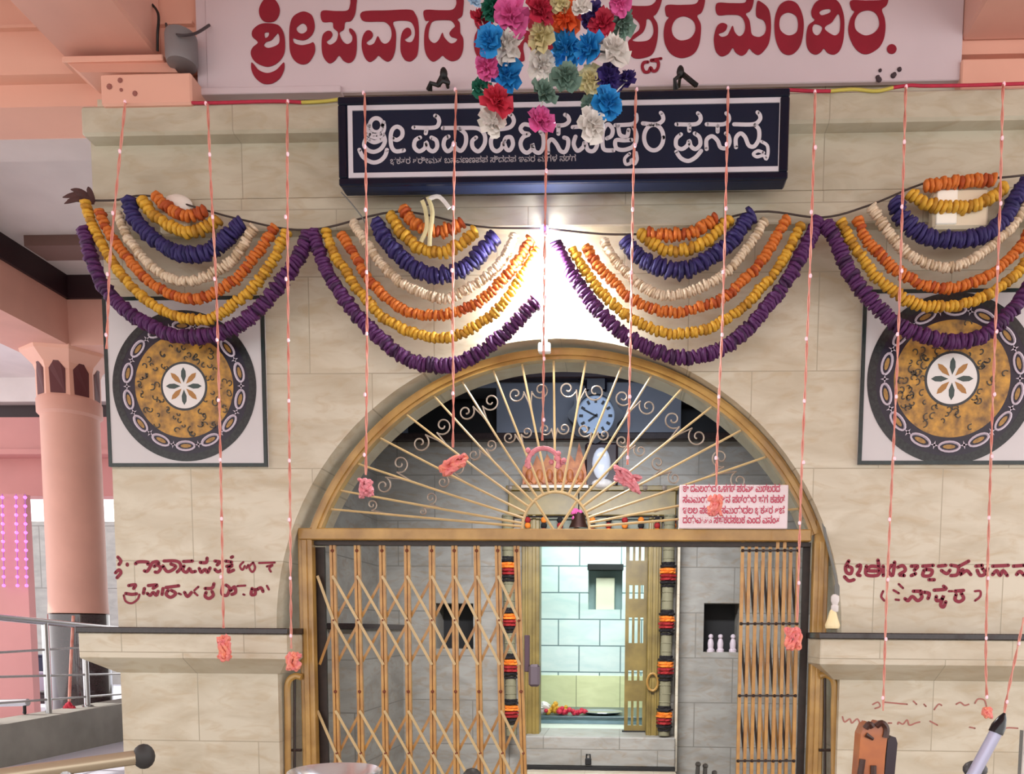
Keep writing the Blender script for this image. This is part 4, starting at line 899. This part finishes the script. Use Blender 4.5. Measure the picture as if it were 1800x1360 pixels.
for sw, L in SW.items():
    for i, (k, pts_) in enumerate(L):
        random.seed(hash_ := len(sw) * 31 + i)
        garland(pts_, k, f'{word[k]} of the {sw} swag', f'{sw} swag of flower garlands', 3.845 if k != 'orange2' else 3.84)
# rope the swags hang from, dry leaves at its left end
m = MB(); m.tube(crom([P(x, y, 3.88) for x, y in ((142,352),(200,352),(270,345),(420,385),(545,404),(700,372),(840,398),(957,402),(1080,412),(1200,404),(1330,372),(1445,382),(1530,360),(1640,318),(1760,312),(1860,300))], 6), .0045, 6)
o = m.build('rope', mat('dark_rope', (70, 58, 54), .8)); o['label'] = 'thin dark rope along the frieze that carries the flower swags'; o['category'] = 'rope'
t = thing('dry_leaf_bunch', 'bunch of dry brown leaves at the left end of the garland rope', 'leaves', P(162, 350, 3.87))
for i, (x, y) in enumerate(((110,347),(113,358),(124,333),(132,340),(155,328),(118,352))):
    random.seed(i); a, b = P(166, 348 + i * 2, 3.88), P(x, y, 3.85); mid = a.lerp(b, .5) + Vector((0, -.01, .008))
    m = MB(); m.tube(crom([a, mid, b], 5), [.004, .008, .012, .014, .015, .015, .014, .012, .009, .005, .002], 6, flat=.35); m.build('leaf', mat('dry_brown', (78, 44, 42), .8, var=.3, vscale=30), t)

# wall lights behind the garlands
t = thing('wall_light', 'cream box wall light behind the far right swag of garlands', 'lamp', P(1688, 405, 3.92))
a, b = P(1637, 405, 3.88), P(1737, 333, 3.88)
m = MB(); m.box(a.x, b.x, 3.86, 3.93, a.z, b.z, bev=.012); m.build('housing', mat('cream_plastic', (226, 212, 186), .35), t)
m = MB(); m.box(a.x + .01, (a.x + b.x)/2 - .02, 3.853, 3.865, a.z + .015, b.z - .01, bev=.004); m.build('lens', mat('white_lens', (250, 246, 234), .2), t)
t = thing('wall_light', 'white wall light behind the far left swag of garlands', 'lamp', P(303, 412, 3.92))
c = P(312, 362, 3.9); m = MB(); m.ball(c, 1, 18, 0, (.075, .035, .052)); m.build('dome', mat('white_dome', (232, 222, 212), .3), t, True)
a, b = P(283, 412, 3.9), P(330, 375, 3.9); m = MB(); m.box(a.x, b.x, 3.885, 3.93, a.z, b.z, bev=.01); m.build('bracket', mat('cream_plastic', (226, 212, 186), .35), t)
# loose cloth strips knotted at the middle left swag
t = thing('knotted_ribbon', 'pale ribbon ends knotted on the rope below the navy board', 'ribbon', P(748, 350, 3.86))
for i, pts_ in enumerate(([(742,352),(748,370),(750,400),(740,425)],[(752,346),(760,372),(756,410),(755,432)],[(752,350),(772,346),(790,366)])):
    m = MB(); m.tube(crom([P(x, y, 3.80) for x, y in pts_], 5), .011, 6, flat=.3); m.build('strip', PF['cream'] if i < 2 else PF['white'], t)
m = MB(); m.ball(P(748, 354, 3.82), .02, 8, 0, (1.2, 1, .8)); m.build('knot', mat('dark_rope', (70, 58, 54)), t)

# ------------------------------------------------------------------ string lights
wire_m = mat('pink_wire', (222, 160, 144), .5, var=.25, vscale=12, rgb2=(204, 118, 104))
bulb_m = mat('pink_bulb', (255, 214, 226), .2, emit=(255, 190, 214), estr=.08)
knotm = mat('coral_wire', (238, 146, 116), .5, var=.3, vscale=30, rgb2=(228, 124, 130))
knotp = mat('pink_wire_knot', (236, 146, 156), .5, var=.3, vscale=60)
spec = [
 ('far left pink string light, slanting past the left edge of the left medallion', [(220,182),(213,250),(202,360),(193,460),(190,540),(187,620)], None),
 ('pink string light crossing the left medallion, ending in a coral knot at the ledge', [(365,184),(371,330),(379,480),(384,640),(389,880),(393,1112)], (394,1138,12,28)),
 ('pink string light left of the arch, ending in a coral knot beside the gate post', [(505,181),(505,340),(507,640),(510,900),(512,1146)], (515,1163,15,18)),
 ('pink string light ending in a pink knot in the left part of the fan', [(641,166),(644,400),(645,600),(643,842)], (643,858,13,18)),
 ('pink string light ending in a slanted coral knot left of the carved crest', [(802,160),(798,320),(796,560),(797,700),(796,796)], (797,817,27,14)),
 ('pink string light through the bright lamp, ending in a pink loop on the carved crest', [(961,205),(958,400),(956,560),(955,700),(953,782)], 'loop'),
 ('pink string light ending in a pink knot just below and right of the clock', [(1118,160),(1113,330),(1109,560),(1106,720),(1103,822)], (1103,842,27,16)),
 ('pink string light ending in a coral knot on the notice plate', [(1280,158),(1277,300),(1270,560),(1262,740),(1259,862)], (1257,888,13,20)),
 ('pink string light right of the arch, ending in a coral knot on the folded gate', [(1433,164),(1427,380),(1417,640),(1409,830),(1401,1096)], (1394,1122,15,22)),
 ('pink string light crossing the left part of the right medallion', [(1592,155),(1585,400),(1577,640),(1567,860),(1558,1060),(1552,1256)], None),
 ('pink string light crossing the right part of the right medallion', [(1763,150),(1757,380),(1748,620),(1740,860),(1733,1130),(1735,1236)], (1735,1252,8,9)),
 ('short slanting pink string light at the right edge by the pier', [(1800,1085),(1786,1150),(1770,1225),(1764,1262)], None)]
bm = MB(); bm.ball((0, 0, 0), .0072, 6, 0, (1, 1, 1.5)); bulb_me = None
for i, (lab, pts_, end) in enumerate(spec):
    Y = 3.72
    w = [P(pts_[0][0], pts_[0][1] - 1, 3.853)] * (pts_[0][0] < 1790) + crom([P(x, y, Y) for x, y in pts_], 6); t = thing('string_light', lab, 'string light', w[0], 'pink string lights hanging from the cornice')
    p = resample(w, .03); random.seed(i)
    for s_ in (-1, 1):
        m = MB(); m.tube([q + Vector((s_ * .0035 * math.cos(k * .9), s_ * .0035 * math.sin(k * .9), 0)) for k, q in enumerate(p)] , .0032, 5); m.build('wire', wire_m, t)
    nb = 0
    for k in range(4, len(p), 9):
        if bulb_me is None:
            o = bm.build('bulb', bulb_m, None, True); bulb_me = o
        else: o = bulb_me.copy(); COL.objects.link(o)
        o.parent = t; o.location = p[k] - t.location + Vector((random.uniform(-.006, .006), -.008, 0))
    if end == 'loop':
        c = P(955, 812, Y); m = MB(); m.tube([c + Vector((math.cos(PI*(-.15 + 1.3*k/24)) * .07, 0, math.sin(PI*(-.15 + 1.3*k/24)) * .062)) for k in range(25)], .011, 7)
        for dx in (-1, 1):
            for k in range(7): m.ball(c + Vector((dx * .066 + random.gauss(0, .012), random.gauss(0, .01), .012 + random.gauss(0, .02))), .013, 6)
        m.build('knot', knotp, t)
    elif end:
        x, y, a, b = end; c = P(x, y, Y); k = Y / 1400; m = MB()
        for j in range(6):
            rr = .85; ph = random.uniform(0, 6); tl = -.5 if a > 20 and x < 900 else .5 if a > 20 else 0
            lp = []
            for q in range(15):
                an = 2*PI*q/14; ex_, ez_ = a*k*rr*math.cos(an + ph)*random.uniform(.5, 1.05), b*k*rr*math.sin(an*1.0 + ph*2)*random.uniform(.5, 1.05)
                lp.append(c + Vector((ex_, random.uniform(-.015, .015), ez_ + (ex_ * (-tl if x < 900 else -tl)) * 1.0)))
            m.tube(crom(lp, 3), .0085, 5)
        m.build('knot', knotm if i not in (3, 6) else knotp, t)
# cord along the cornice top
t = thing('cornice_cord', 'red and yellow cord lying along the top edge of the cornice', 'cord', P(900, 170, 3.85))
for nm, seq, mm in (('red_cord', [(218,184),(300,180),(365,181),(480,178),(530,180)], PF['crimson']), ('yellow_cord', [(530,180),(570,178),(600,174)], mat('yellow_cord', (196, 180, 80), .7)), ('red_cord', [(1386,158),(1425,160),(1460,160)], PF['crimson']), ('yellow_cord', [(1460,160),(1500,157),(1540,160),(1570,154)], mat('yellow_cord', (196, 180, 80))), ('red_cord', [(1570,154),(1600,150),(1625,151),(1700,150),(1800,147)], PF['crimson'])):
    m = MB(); m.tube(crom([P(x, y, 3.85) for x, y in seq], 5), .007, 6); m.build(nm, mm, t)

# ------------------------------------------------------------------ paper flower strings at the top
def paper_flower(name, c, r, mm, parent, seed):
    random.seed(seed); m = MB(); tilt = Vector((random.uniform(-.7, .7), -1, random.uniform(-.8, .5))).normalized(); u = tilt.orthogonal().normalized(); v = tilt.cross(u)
    for ring_, (rr, n, lift) in enumerate(((1.0, 8, .05), (.78, 7, .32), (.52, 6, .55), (.28, 4, .7))):
        for j in range(n):
            a = 2*PI*(j + random.random()*.6)/n; d = u*math.cos(a) + v*math.sin(a); s_ = u*-math.sin(a) + v*math.cos(a); h = lift * r; R_ = rr * r * random.uniform(.85, 1.15); w_ = R_ * .52
            q = [c + tilt*h*.2, c + d*R_*.5 + s_*w_*.8 + tilt*(h + random.uniform(-.1, .15)*r), c + d*R_ + s_*w_*random.uniform(.4, .9) + tilt*(h + random.uniform(-.1, .3)*r), c + d*R_*1.08 + tilt*(h + random.uniform(-.25, .1)*r), c + d*R_ - s_*w_*random.uniform(.4, .9) + tilt*(h + random.uniform(-.1, .3)*r), c + d*R_*.5 - s_*w_*.8 + tilt*(h + random.uniform(-.1, .15)*r)]
            m.add(q, [(0, 1, 2), (0, 2, 3), (0, 3, 4), (0, 4, 5)])
    m.ball(c - tilt * r * .05, r * .42, 7)
    return m.build(name, mm, parent)
strings = [
 ('left outer string of paper flowers, with blue near its top and white at its end', [(834,2,'pale',12),(866,16,'green',26),(846,35,'red',20),(861,72,'blue',26),(855,116,'pink',24),(845,155,'green',19),(873,178,'red',30),(868,212,'white',27)]),
 ('left inner string of paper flowers, pink, white and blue', [(898,30,'pink',30),(892,81,'white',33),(892,134,'blue',32)]),
 ('middle string of paper flowers, crimson above and pink at its end', [(950,18,'crimson',27),(952,66,'cream',28),(953,113,'white',27),(956,164,'sage',25),(950,212,'pink',25)]),
 ('right of middle string of paper flowers, orange, blue and grey green', [(986,2,'cream',20),(996,34,'orange',31),(996,86,'blue',33),(994,136,'sage',27)]),
 ('string of paper flowers with blue, cream and long white end', [(1023,14,'white',20),(1044,20,'indigo',16),(1034,36,'indigo',14),(1036,86,'blue',28),(1039,141,'cream',24),(1037,184,'sage',18),(1041,220,'white',27)]),
 ('right outer string of paper flowers, crimson, indigo and blue at its end', [(1088,4,'pink',20),(1059,42,'crimson',24),(1092,40,'sage',28),(1076,92,'white',32),(1068,136,'indigo',26),(1102,142,'indigo',20),(1067,183,'blue',29)])]
YP = 3.1
for i, (lab, L) in enumerate(strings):
    x0 = L[0][0]; t = thing('paper_flower_string', lab, 'flower string', P(L[-1][0], L[-1][1], YP), 'paper flower strings hanging from the ceiling')
    for j, (x, y, cn, r) in enumerate(L): paper_flower('paper_flower', P(x, y, YP + (j % 3 - 1) * .04), r * .88 * YP / 1400, PF[cn], t, i * 10 + j)
    pts_ = [P(L[-1][0], L[-1][1] - 6, YP + .02)] + [P(x, y, YP + .03) for x, y, _, _ in L[-2::-1]]; top = pts_[-1].copy(); pts_.append(Vector((top.x, top.y, 5.555)))
    m = MB(); m.tube(pts_, .003, 5); m.build('thread', PF['white'], t)

# ------------------------------------------------------------------ bright lamp over the arch, its conduit, the blue lamp, the bulb holder
lc = P(955, 478, 3.9)
t = thing('wall_lamp', 'glaring white lamp on the wall between the two middle swags', 'lamp', P(957, 500, 3.99))
m = MB(); m.lathe((lc.x, 3.93, lc.z), [(.03, .07), (.03, .03), (.022, .02), (.02, 0)], 16, 0, 'y'); m.build('holder', mat('lamp_white', (240, 240, 240), .4), t, True)
m = MB(); m.ball((lc.x, 3.89, lc.z), 1, 16, 0, (.052, .05, .06)); m.build('bulb', mat('lamp_glow', (255, 255, 255), .3, emit=(250, 255, 255), estr=40), t, True)
lamp('lamp_light', 'POINT', (lc.x, 3.82, lc.z - .03), 60, (.95, 1.0, 1.0), .05, parent=t)
t = thing('conduit', 'white conduit running down from the lamp to the arch top', 'conduit', P(957, 616, 3.97))
a, b = P(957, 616, 3.98), P(956, 500, 3.98)
m = MB(); m.box(a.x - .014, a.x + .014, 3.972, 4.0, a.z, b.z, bev=.004); m.build('channel', mat('lamp_white', (240, 240, 240)), t)
m = MB(); m.box(a.x - .03, a.x + .03, 3.965, 4.0, a.z - .012, a.z + .035, bev=.006); m.build('junction_box', mat('lamp_white', (240, 240, 240)), t)
t = thing('blue_lamp', 'small blue glowing lamp on the frieze edge above the white lamp', 'lamp', P(957, 408, 3.9))
c = P(957, 405, 3.86); m = MB(); m.ball(c, 1, 12, 0, (.022, .02, .026)); m.build('bulb', mat('blue_glow', (120, 130, 255), .3, emit=(90, 100, 255), estr=9), t, True)
m = MB(); m.box(c.x - .014, c.x + .014, 3.87, 3.935, c.z - .012, c.z + .03, bev=.004); m.build('holder', mat('lamp_white', (240, 240, 240)), t)
lamp('blue_lamp_light', 'POINT', c + Vector((0, -.03, 0)), .9, (.2, .25, 1.0), .02, parent=t)
t = thing('pendant_bulb', 'cream bulb in a white holder hanging on a grey cable above the right ledge', 'lamp', P(1463, 1108, 3.93))
m = MB(); m.tube(crom([P(1447, 918, 4.02), P(1452, 945, 3.98), P(1462, 985, 3.95), P(1470, 1020, 3.94), P(1471, 1046, 3.93)], 6), [.007]*20 + [.013]*5, 8); m.build('cable', mat('grey_cable', (112, 112, 108), .5), t, True)
c = P(1468, 1048, 3.93); m = MB(); m.lathe(c, [(.014, -.075), (.018, -.07), (.018, -.045), (.013, -.04), (.02, -.02), (.02, .0), (.01, .01)], 16); m.build('holder', mat('holder_white', (226, 218, 216), .35), t, True)
c = P(1463, 1106, 3.93); m = MB(); m.lathe(c, [(.012, 0), (.032, .004), (.036, .02), (.026, .05), (.018, .08), (.012, .095)], 18); m.build('bulb', mat('cream_bulb', (244, 224, 176), .3), t, True)
# grey lamp housing by the left beam and loose wires
t = thing('floodlight', 'grey metal floodlight housing fixed between the left beam and the signboard', 'lamp', P(322, 120, 3.86))
c = P(320, 118, 3.88); m = MB(); m.lathe(c, [(.04, 0), (.064, .008), (.07, .03), (.07, .13), (.066, .142), (.03, .146)], 24); m.build('housing', greymetal, t, True)
m = MB(); m.tube(crom([P(292, 42, 3.9), P(298, 56, 3.86), P(320, 62, 3.80), P(345, 58, 3.84), P(368, 44, 3.94)], 5), .006, 6); m.build('bracket', mat('dark_bracket', (62, 52, 56), .5), t, True)
m = MB(); m.tube(crom([P(262, 2, 3.93), P(278, 24, 3.9), P(277, 60, 3.9), P(277, 90, 3.93)], 6), .006, 6)
o = m.build('cable', blackm, None, True); o['label'] = 'black cable dangling along the side of the left ceiling beam'; o['category'] = 'cable'
m = MB(); m.tube(crom([P(600, 338, 3.86), P(618, 358, 3.86), P(638, 384, 3.86), P(645, 400, 3.87)], 6), .0035, 6)
o = m.build('cable', mat('grey_cable', (112, 112, 108))); o['label'] = 'thin grey cable slanting down from the left corner of the navy board'; o['category'] = 'cable'

# ------------------------------------------------------------------ outside on the left
YC = 7.3; cx = P(131, 900, YC).x
zc = lambda y: P(131, y, YC).z
floor_z = zc(1292)
t = thing('column', 'round pink column with a flared capital and dark base beyond the left pier', 'column', (cx, YC, floor_z))
m = MB(); m.lathe((cx, YC, 0), [(.245, zc(1078)), (.24, zc(1060)), (.235, zc(736)), (.26, zc(731)), (.26, zc(709)), (.25, zc(705))], 40); m.build('shaft', pink, t, True)
m = MB(); m.lathe((cx, YC, 0), [(.25, floor_z), (.25, zc(1080)), (.2, zc(1078))], 40); m.build('base', mat('polished_granite', (58, 40, 44), .12, var=.3, vscale=60, coat=.6), t, True)
m = MB(); prof = [(.252, zc(707)), (.252, zc(660)), (.268, zc(650)), (.32, zc(640)), (.36, zc(632)), (.37, zc(624))]; m.lathe((cx, YC, 0), prof, 8)
ph = math.radians(-90 + 14 - 22.5)
for v in m.v:
    d = v - Vector((cx, YC, v.z)); v.x = cx + d.x*math.cos(ph) - d.y*math.sin(ph); v.y = YC + d.x*math.sin(ph) + d.y*math.cos(ph)
m.build('capital', salmon, t)
for k in range(8):
    a = math.radians(-90 + 14 + 45 * k); d = Vector((math.cos(a), math.sin(a), 0)); q = Vector((-d.y, d.x, 0)); b = Vector((cx, YC, 0)) + d * .236; e = .066
    m = MB(); Zv = lambda y: Vector((0, 0, zc(y)))
    m.add([b - q*e*.92 + Zv(703), b + q*e*.92 + Zv(703), b + q*e + Zv(661), b + q*e*.5 + d*.010 + Zv(652), b + d*.032 + Zv(643), b - q*e*.5 + d*.010 + Zv(652), b - q*e + Zv(661)], [(0, 1, 2, 3, 4, 5, 6)])
    m.build('pointed_recess', brownrec, t)
zs0 = P(144, 626, YC).z; xs0, xs1 = P(36, 612, YC - .1).x, P(146, 626, YC - .1).x; zd0, zd1 = zc(549), zc(508)
m = MB(); m.box(xs0, xs1, 2.0, YC + .28, zs0, zd0 + .02); m.box(xs1 - .05, -1.0, YC - .28, YC + .28, zs0, zd0 + .02); struct(m, 'beam_outer', pink)
m = MB(); m.box(xs0 - .02, xs1 + .03, 2.0, YC + .25, zd0, zd1); m.box(xs1 - .05, -1.0, YC - .31, YC + .2, zd0, zd1); struct(m, 'trim_18', maroon)
zcl = zd1 - .01
m = MB(); m.box(-9, -2.575, 5.0, 12, zcl, zcl + .15); struct(m, 'ceiling_outer', white_paint)
m = MB(); m.box(-9, -2.575, 4.9, 5.12, P(70, 245, 4.9).z, 5.4); struct(m, 'beam_white', white_paint)
m = MB(); m.box(P(58, 425, 6.4).x, -2.575, 6.3, 6.55, zcl - .08, zcl + .01); struct(m, 'beam_brown', mat('brown_paint', (120, 92, 86), .6))
m = MB(); m.box(-30, -2.575, 4.5, 40, floor_z - .1, floor_z); struct(m, 'floor_outer', outfloor)
m = MB(); m.box(-2.6, -2.575, 4.45, 12, 0, zcl + .2); m.box(-2.6, 3, 12, 12.1, 0, 5); struct(m, 'wall_side', inner_stone)
m = MB(); m.box(-9, -2.6, -8, 6.2, floor_z - .2, floor_z - .1); struct(m, 'floor_lower', greyconc)
# far building fronts
YO = 9.8
zo = lambda y: P(40, y, YO).z
m = MB(); m.box(-16, -5.2, YO, YO + .3, zo(654), 5.2); m.box(-16, -5.2, YO - .06, YO + .3, zo(708), zo(654)); struct(m, 'beam_far', white_paint)
m = MB(); m.box(-16, -5.2, YO + .1, YO + .3, zo(735), zo(708)); struct(m, 'trim_19', maroon)
m = MB(); m.box(-16, -5.2, YO - .05, YO + .3, zo(800), zo(735)); m.box(-16, -5.2, YO - .1, YO + .3, zo(801), zo(792)); struct(m, 'beam_pink', pinkwall)
m = MB(); m.box(-16, -5.2, YO + .15, YO + .4, zo(868), zo(801)); struct(m, 'wall_far', pinkwall)
m = MB(); m.box(-9.6, P(48, 1000, 8.6).x, 8.6, 8.7, floor_z, P(40, 868, 8.6).z); struct(m, 'wall_pink', pinkwall)
m = MB(); m.box(-16, -6.5, 14, 14.4, floor_z, P(70, 916, 14).z); struct(m, 'wall_grey', out_gray)
# led curtain on the pink wall
t = thing('led_curtain', 'purple glowing led curtain hanging on the pink wall at the left edge', 'string light', P(20, 868, 8.55))
led = mat('violet_led', (220, 90, 240), .3, emit=(222, 96, 255), estr=3); led2 = mat('pale_led', (240, 210, 255), .3, emit=(238, 205, 255), estr=6)
lb = None
for i, x in enumerate((4, 28, 44)):
    m = MB(); m.tube([P(x, 868, 8.55), P(x + 3, 1032, 8.55)], .006, 5); m.build('strand', mat('lilac_wire', (196, 120, 190), .5), t)
    for k in range(11):
        q = P(x + .27 * k, 874 + k * 15.5, 8.53)
        if lb is None: b_ = MB(); b_.ball((0, 0, 0), .017, 8); lb = b_.build('led', led, None, True); o = lb
        else: o = lb.copy(); COL.objects.link(o)
        o.parent = t; o.location = q - t.location
lamp('led_glow', 'POINT', P(25, 940, 8.2), 3, (.85, .25, 1.0), .25, parent=t)
# steel railing
XR = -4.62
def zr(py, Y): return P(100, py, Y).z
t = thing('railing', 'stainless steel railing in front of the pink column at the left', 'railing', (XR, 6.4, .8))
hz0 = P(0, 1088, 5.95); hz1 = P(190, 1105, 7.15); hz0.x = XR; hz1.x = XR
ext = lambda a, b, k: a + (b - a) * k
m = MB(); m.tube([ext(hz0, hz1, -.8), ext(hz0, hz1, 1.4)], .025, 12); m.build('handrail', steel, t, True)
for (y0, y1) in ((1144, 1134), (1188, 1184), (1232, 1220), (1285, 1257)):
    a, b = P(0, y0, 5.95), P(185, y1, 7.1); a.x = b.x = XR; m = MB(); m.tube([ext(a, b, -.8), ext(a, b, 1.3)], .010, 8); m.build('rail', steel, t, True)
for (x, y1, Y) in ((57, 1276, 6.23), (131, 1242, 6.7), (-60, 1330, 5.6)):
    bt = P(x, y1, Y); tp = hz0.lerp(hz1, (Y - hz0.y) / (hz1.y - hz0.y)); m = MB(); m.tube([(XR, Y, bt.z), (XR, Y, tp.z)], .024, 12); m.lathe((XR, Y, bt.z), [(.05, 0), (.05, .012), (.026, .02)], 16); m.build('post', steel, t, True)
m = MB(); ca, cb = P(0, 1268, 5.95), P(190, 1226, 7.1)
for (A, B_) in ((ca, cb),):
    q = [Vector((XR - .14, 2.0, 0)), Vector((XR + .14, 2.0, 0)), Vector((XR + .14, 9, 0)), Vector((XR - .14, 9, 0))]
    zf_ = lambda Y: ca.z + (cb.z - ca.z) * (Y - 5.95) / 1.15
    m.hexa([Vector((v.x, v.y, floor_z - .2)) for v in q], [Vector((v.x, v.y, min(.86, max(.72, zf_(v.y))))) for v in q])
struct(m, 'wall_kerb', greyconc)
t = thing('string_light', 'short coral string light tied to the railing, ending in a red knot', 'string light', P(127, 1085, 6.6))
m = MB(); m.tube(crom([P(129, 1082, 6.62), P(127, 1120, 6.6), P(124, 1180, 6.6), P(122, 1232, 6.6)], 5), .012, 6); m.build('wire', wire_m, t)
m = MB(); random.seed(9)
for k in range(14): m.ball(P(124 + random.gauss(0, 4), 1244 + random.gauss(0, 5), 6.58), .022, 6)
m.build('knot', PF['red'], t)
t = thing('wall_handrail', 'short thick steel handrail on a dark bracket along the pink wall', 'handrail', P(20, 1238, 5.2))
m = MB(); m.tube([P(-60, 1237, 6.15), P(49, 1234, 6.15)], .03, 12); m.build('tube', steel, t, True)
m = MB(); c = P(43, 1240, 6.15); m.tube([c, c + Vector((0, 0, -.06)), P(42, 1252, 6.4)], .012, 6); m.build('bracket', blackm, t)
# goods stored outside beyond the railing
for i, (x0, x1, y0, y1, Y, mm, nm, lab, cat) in enumerate((
  (64, 97, 1150, 1180, 10.5, mat('slate_blue', (46, 58, 84), .5), 'storage_crate', 'dark blue crate on top of the pale one beyond the railing', 'crate'),
  (64, 97, 1180, 1215, 10.5, mat('pale_lilac', (190, 186, 206), .5), 'storage_crate', 'pale lilac crate under the dark blue one beyond the railing', 'crate'),
  (66, 82, 1215, 1262, 10.3, mat('dark_can', (60, 54, 56), .5), 'storage_tin', 'dark square tin beside the orange one beyond the railing', 'tin'),
  (83, 97, 1222, 1262, 10.3, mat('orange_can', (214, 150, 96), .5), 'storage_tin', 'orange square tin beside the dark one beyond the railing', 'tin'))):
    a, b = P(x0, y1, Y), P(x1, y0, Y); t = thing(nm, lab, cat, ((a.x + b.x)/2, Y, a.z))
    m = MB(); m.box(a.x, b.x, Y, Y + .3, a.z, b.z - .03, bev=.01); m.build('body', mm, t)
    m = MB(); m.box(a.x - .01, b.x + .01, Y - .012, Y + .31, b.z - .03, b.z, bev=.006); m.build('lid', mm, t)
m = MB(); m.box(P(60, 1262, 10.6).x, P(100, 1262, 10.6).x, 10.2, 11, floor_z, P(80, 1262, 10.3).z); struct(m, 'wall_step', out_gray)

# ------------------------------------------------------------------ foreground at the bottom edge
t = thing('queue_rail', 'tan steel queue rail with a dark end knob at the bottom left corner', 'railing', (-2.4, 2.6, 0))
YQ = 2.7; a, b = P(-60, 1372, 2.45), P(246, 1330, YQ)
m = MB(); m.tube([a, b], .026, 14); m.build('tube', mat('tan_steel', (176, 160, 136), .3, .4), t, True)
m = MB(); m.ball(b + (b - a).normalized() * .012, .036, 14, 0, (1, 1, 1.25)); m.build('end_knob', mat('dark_rubber', (52, 50, 50), .6), t, True)
m = MB(); q = a.lerp(b, .55); m.tube([q, Vector((q.x, q.y, 0))], .024, 12); m.build('post', steel, t, True)
t = thing('steel_pot', 'shiny round steel pot, only its rim showing below the left gate leaf', 'pot', P(588, 1375, 2.2))
c = P(588, 1357, 2.2); r = 80 * 2.2 / 1400
m = MB(); m.lathe(c, [(r*.55, -.28), (r*.9, -.25), (r*1.0, -.16), (r*.86, -.05), (r*.84, -.03)], 40); m.build('body', chrome, t, True)
m = MB(); m.lathe(c, [(r*.84, -.03), (r*1.0, -.004), (r*1.02, .004), (r*.98, .008), (r*.8, -.02), (r*.6, -.03), (.02, -.028)], 40); m.build('rim', chrome, t, True)
m = MB(); m.lathe((c.x, c.y, 0), [(.16, 0), (.16, .02), (.03, .04), (.03, c.z - .30), (.07, c.z - .275)], 20); m.build('stand', steel, t, True)
t = thing('wooden_post', 'orange brown carved wooden post end at the bottom right', 'post', P(1540, 1380, 2.0))
Yw = 2.0
m = MB(); outl = [(1503,1420),(1513,1290),(1520,1274),(1530,1270),(1537,1276),(1545,1268),(1556,1270),(1561,1284),(1556,1330),(1550,1420)]
m.poly([(P(x, y, Yw).x, P(x, y, Yw).z) for x, y in outl], [], Yw, Yw + .05); m.build('head', mat('amber_wood', (196, 112, 48), .3, var=.4, vscale=9, rgb2=(150, 78, 44), coat=.4), t)
m = MB()
for pts_ in ([(1521,1280),(1528,1272),(1534,1278)], [(1540,1276),(1550,1270),(1558,1280),(1556,1296)], [(1516,1334),(1510,1380),(1508,1420)], [(1535,1345),(1534,1420)]): m.tube(crom([P(x, y, Yw - .002) for x, y in pts_], 4), .008, 6)
m.tube([P(1522,1291,Yw - .002), P(1535,1299,Yw - .002)], [.007, .004], 6)
m.build('carving', mat('dark_carving', (62, 30, 20), .4), t)
m = MB(); m.poly([(P(x, y, Yw + .03).x, P(x, y, Yw + .03).z) for x, y in [(1545,1420),(1556,1300),(1562,1292),(1570,1294),(1573,1304),(1562,1420)]], [], Yw + .01, Yw + .06); m.build('side_cheek', mat('dark_plum_wood', (40, 18, 34), .35), t)
m = MB(); c = P(1530, 1415, Yw); m.box(c.x - .03, c.x + .035, Yw, Yw + .05, 0, c.z); m.build('shaft', mat('dark_wood', (70, 40, 28), .5), t)
t = thing('pointed_rod', 'silver rod with a black pointed tip leaning at the bottom right', 'rod', P(1705, 1380, 1.9))
Yr = 1.9; tip, sh, ft = P(1766, 1253, Yr), P(1750, 1288, Yr), P(1690, 1400, Yr)
m = MB(); m.tube([sh, sh.lerp(tip, .35), sh.lerp(tip, .75), tip], [.017, .0165, .010, .003], 12); m.build('tip', mat('black_gloss', (16, 14, 22), .2), t, True)
m = MB(); m.tube([ft, sh], .0145, 12); m.build('shaft', mat('silver_lilac', (176, 174, 198), .35, .3), t, True)
m = MB(); c = P(1714, 1352, Yr + .02); m.ball(c, .024, 12, 0, (1.2, 1, .9)); m.tube([c, Vector((c.x, c.y + .05, 0))], .014, 8); m.build('clamp', mat('dark_clamp', (66, 64, 66), .5), t, True)
t = thing('white_panel', 'white panel edge at the right border beside the pointed rod', 'panel', P(1810, 1330, 2.0))
a, b = P(1795, 1420, 2.0), P(1850, 1252, 2.0); m = MB(); m.box(a.x, b.x, 2.0, 2.012, a.z, b.z, bev=.003); m.build('sheet', PF['white'], t)
m = MB(); m.box((a.x + b.x)/2 - .02, (a.x + b.x)/2 + .02, 2.012, 2.05, 0, b.z - .05); m.build('leg', steel, t)
t = thing('hand_bell', 'small dark grey bell top at the bottom edge below the gate', 'bell', P(830, 1375, 3.0))
c = P(830, 1372, 3.0); m = MB(); m.lathe(c, [(.045, -.05), (.04, 0), (.034, .03), (.02, .045), (.004, .05)], 18); m.build('dome', mat('dull_pewter', (70, 68, 66), .5, .3), t, True)
m = MB(); m.lathe((c.x, c.y, 0), [(.08, 0), (.08, .015), (.012, .03), (.012, c.z - .05)], 14); m.build('stand', greymetal, t, True)
t = thing('oil_lamp', 'dark oil lamp tips at the bottom edge below the right gate leaf', 'lamp', P(1240, 1375, 3.0))
for i, (x, y) in enumerate(((1227,1343),(1240,1346),(1256,1358))):
    m = MB(); m.tube([P(x - 2, 1376, 3.0), P(x, y, 3.0)], [.01, .008], 8); m.ball(P(x, y, 3.0), .011, 8); m.build('spout', mat('dark_iron', (56, 52, 46), .5), t, True)
c = P(1240, 1378, 3.0); m = MB(); m.lathe((c.x, c.y, 0), [(.08, 0), (.08, .02), (.014, .04), (.014, c.z - .03), (.06, c.z), (.05, c.z + .01)], 18); m.build('stand', mat('dark_iron', (56, 52, 46)), t, True)
